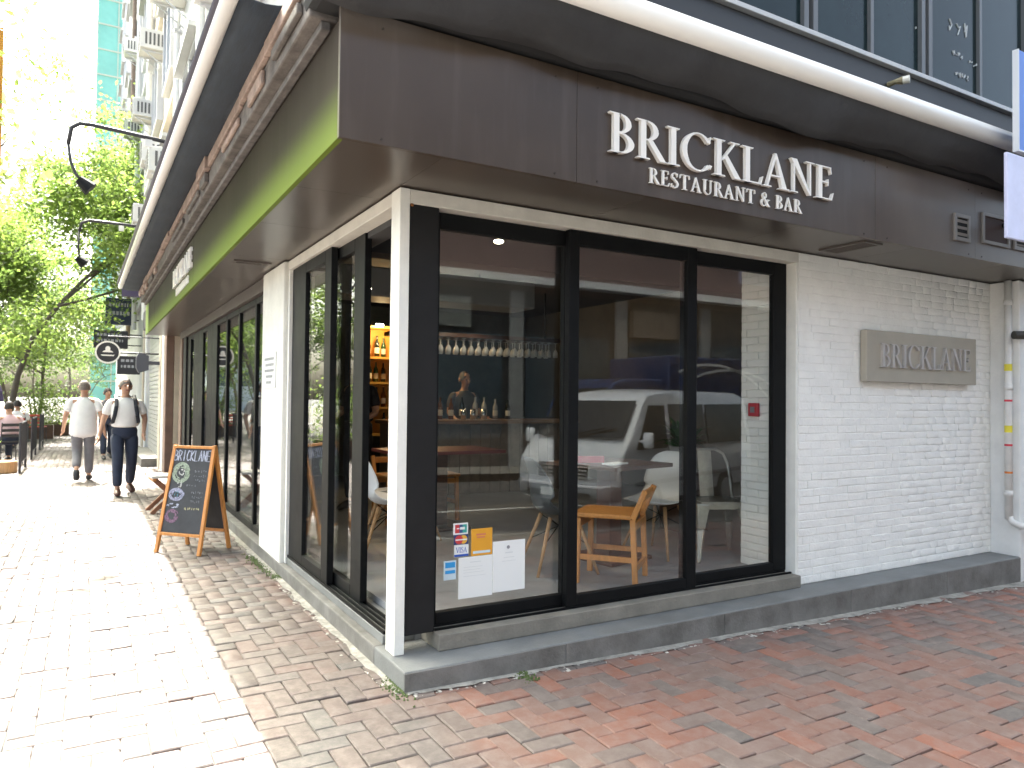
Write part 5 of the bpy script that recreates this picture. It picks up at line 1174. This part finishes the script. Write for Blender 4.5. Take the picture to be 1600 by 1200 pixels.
# ------------------------------------------------------------------ vehicles across the front street (seen in the glass)
def wheel(par, x, y, z, r_=.32, side=1):
    w_ = MB().tube([(x, y-.1, z), (x, y+.1, z)], r_, 24).build('wheel', tyre_mat, par, bevel=.02)
    MB().tube([(x, y-.104 if side < 0 else y+.101, z), (x, y-.101 if side < 0 else y+.104, z)], r_*.62, 20).build('rim', M('rim_silver', (.5, .5, .5), .35, metal=.8), w_)
def van():
    o = empty('parked_van', (4.72, -4.10, -.36), R(-19), label='silver grey van parked along the front street opposite the glass doors', cat='van')
    paint = M('van_silver', (.80, .82, .84), .25, coat=.6); dark = M('van_glass', (.015, .02, .025), .05, spec=.35); trim = M('van_trim', (.25, .26, .27), .4)
    # local: x back from the nose, y from 0 (near side) to -1.7, z up
    prof = [(.10, .34), (.02, .44), (.0, .72), (.05, .95), (.16, 1.08), (.34, 1.24), (.78, 1.76), (1.02, 1.90), (1.6, 1.965), (4.2, 1.965), (4.55, 1.88), (4.66, 1.1), (4.66, .36)]
    def hw(z): return .845-.015*max(0, .8-z)-.13*max(0, z-1.0)**1.3
    m = MB(); NS = 9
    for s_ in range(NS):
        u = -1+2*s_/(NS-1)
        for i, (x, z) in enumerate(prof):
            bul = .10*abs(u)**3.0 if i < 7 else 0; top = -.03*abs(u)**4 if z > 1.8 else 0
            m.v.append((x+bul, -.85+u*hw(z), z+top))
    n_ = len(prof)
    for s_ in range(NS-1):
        for i in range(n_): m.f.append((s_*n_+i, s_*n_+(i+1) % n_, (s_+1)*n_+(i+1) % n_, (s_+1)*n_+i))
    m.f.append(tuple(range(n_-1, -1, -1))); m.f.append(tuple((NS-1)*n_+i for i in range(n_)))
    m.build('body', paint, o, bevel=.03, smooth=True)
    def surf(x, u, z, off=.006):
        i = 0
        return x
    # windscreen: strip lying just above the body between the two screen rows
    m = MB(); rows = [(.30, 1.255), (.54, 1.51), (.775, 1.775)]
    for (x, z) in rows:
        for s_ in range(9):
            u = -.88+1.76*s_/8; m.v.append((x-.028+.10*abs(u)**3, -.85+u*hw(z), z+.010))
    for j in range(2):
        for s_ in range(8): m.f.append((j*9+s_, j*9+s_+1, (j+1)*9+s_+1, (j+1)*9+s_))
    m.build('windscreen', dark, o, smooth=True)
    for side in (1, -1):
        def P(x, z, e=.006): return (x, -.85+side*(hw(z)+e), z)
        for (q, nm) in (([(.55, 1.10), (1.42, 1.10), (1.42, 1.72), (.98, 1.72)], 'door_window'), ([(1.55, 1.10), (2.85, 1.10), (2.85, 1.74), (1.55, 1.74)], 'side_window'), ([(2.95, 1.10), (4.45, 1.10), (4.40, 1.74), (2.95, 1.74)], 'side_window')):
            m = MB(); a = [P(x, z) for x, z in q]; b = [P(x, z, -.01) for x, z in q]; m.add(a+b, [(0, 1, 2, 3), (7, 6, 5, 4), (0, 4, 5, 1), (1, 5, 6, 2), (2, 6, 7, 3), (3, 7, 4, 0)]); m.build(nm, dark, o)
        MB().bar(P(.52, .62), P(4.4, .62), .02, .06).build('side_moulding', trim, o)
        mz = MB(); c = Vector(P(.62, 1.22)); mz.tube([c, c+Vector((-.04, side*.09, .0))], .02, 8); k = c+Vector((-.05, side*.18, .02)); mz.tube([k+Vector((.0, 0, -.11)), k+Vector((0, 0, -.09)), k+Vector((0, 0, .09)), k+Vector((0, 0, .11))], [(.03, .06), (.045, .085), (.045, .085), (.03, .06)], 12); mz.build('mirror', paint, o, smooth=True)
        hl = MB(); y0 = -.85+side*.80; y1 = -.85+side*.42
        hl.add([(.03+.075, y0, .70), (.005, y1, .70), (.035, y1, .88), (.035+.08, y0, .88), (.0+.055, y0, .70), (-.012, y1, .70), (.015, y1, .88), (.035+.05, y0, .88)], [(0, 1, 2, 3), (4, 5, 6, 7), (0, 1, 5, 4), (1, 2, 6, 5), (2, 3, 7, 6), (3, 0, 4, 7)])
        hl.build('headlight', M('lamp_glass', (.45, .46, .46), .1, spec=.9), o)
        for x in (.95, 3.55): wheel(o, x, -.85+side*.76, .31, .31, side)
    m = MB()
    for k in range(4): m.bar((-.012, -.85-.38, .715+.05*k), (-.012, -.85+.38, .715+.05*k), .02, .026)
    m.build('grille', chrome, o); box('grille_back', -.008, .02, -1.23, -.47, .69, .89, M('grille_dark', (.02, .02, .02), .6), o)
    m = MB(); m.tube([(.16, -1.69, .52), (.0, -1.52, .52), (-.06, -.85, .52), (.0, -.18, .52), (.16, -.01, .52)], [(.06, .11)]*5, 12); m.build('bumper', trim, o, smooth=True)
    MB().tube([(.14, -1.66, .60), (-.03, -1.5, .60), (-.10, -.85, .60), (-.03, -.2, .60), (.14, -.04, .60)], .03, 8).build('bumper_strip', M('white_strip', (.8, .8, .82), .2), o, smooth=True)
    box('intake', -.125, -.1, -1.35, -.35, .44, .52, M('grille_dark', (.02, .02, .02), .6), o)
    box('licence_plate', -.14, -.126, -1.08, -.62, .445, .555, paper, o)
    for s_ in (-1, 1): MB().bar((.27, -.85+s_*.1, 1.275), (.40, -.85+s_*.1+.5, 1.40), .018, .014).build('wiper', M('wiper_black', (.01, .01, .01), .6), o)
van()
bt = empty('box_truck', (7.2, -8.75, -.38), label='blue box truck with white curved stripes parked behind the silver van', cat='truck')
blue = M('truck_blue', (.015, .03, .10), .35, coat=.4)
box('cargo_box', 1.75, 6.6, -1.0, 1.0, .75, 2.75, blue, bt, bevel=.04)
MB().prism([(0, .45), (0, 1.25), (.35, 2.15), (.65, 2.25), (1.65, 2.25), (1.65, .45)], lambda q: (q[0], -.95, q[1]), lambda q: (q[0], .95, q[1])).build('cab', M('truck_cab', (.02, .045, .14), .3, coat=.5), bt, bevel=.05)
MB().prism([(.03, 1.32), (.33, 2.05), (.31, 2.06), (.01, 1.33)], lambda q: (q[0]-.015, -.8, q[1]), lambda q: (q[0]-.015, .8, q[1])).build('windscreen', M('van_glass', (.015, .02, .025), .05), bt)
box('door_window', .5, 1.4, .951, .96, 1.3, 2.0, MATS['van_glass'], bt)
for x in (.85, 5.2):
    for s_ in (-1, 1): wheel(bt, x, s_*.8, .4, .4, s_)
m = MB()
for (cx, cz, r_) in ((3.0, .6, 2.0), (3.6, .4, 2.1), (3.3, 2.9, 1.0)):
    pts = [(cx+r_*math.cos(a)*1.2, 1.012, cz+r_*math.sin(a)) for a in [R(35)+k*R(8) for k in range(12)]]
    pts = [p for p in pts if 1.85 < p[0] < 6.5 and .85 < p[2] < 2.9]
    for a, b in zip(pts, pts[1:]): m.bar(a, b, .006, .05, upv=(0, 0, 1))
m.build('stripe', paper, bt)
box('chassis', .3, 6.4, -.5, .5, .4, .7495, dk_metal, bt)
# shop building on the far side of the front street
fb_ = empty('opposite_building', (0, 0, 0), label='pink tiled shop block with white canopy edge across the front street', cat='building')
box('wall', -6, 30, -22, -11.6, -.6, 8.2, M('dull_pink_tile', (.15, .10, .092), .6, var=.15, vs=.5), fb_)
box('shop_recess', -5, 29, -11.599, -11.55, -.4, 4.05, M('shop_dark', (.03, .03, .035), .5), fb_)
box('canopy_edge', -6, 30, -11.595, -11.2, 4.22, 4.40, M('canopy_white', (.66, .68, .70), .5), fb_)
for i in range(11):
    x = -5+i*3.1; box('shop_pier', x, x+.35, -11.62, -11.45, -.4, 4.05, M('pier_grey', (.22, .23, .24), .7), fb_)
    w_ = box('shop_window', x+.45, x+2.9, -11.60, -11.52, .5, 3.0, win_dark, fb_)
    if i % 2: box('shop_sign', x+.5, x+2.0, -11.6, -11.4, 3.1, 3.8, [M('ss_grey', (.14, .15, .15), .5), M('ss_green', (.12, .28, .22), .5), M('ss_cream', (.15, .12, .1), .5)][i % 3], fb_)
    for fl in range(1):
        f_ = box('window', x+.4, x+2.3, -11.66, -11.58, 5.7+3.1*fl, 7.3+3.1*fl, frame_al, fb_); box('pane', x+.47, x+2.23, -11.58, -11.565, 5.77+3.1*fl, 7.23+3.1*fl, win_dark, f_)
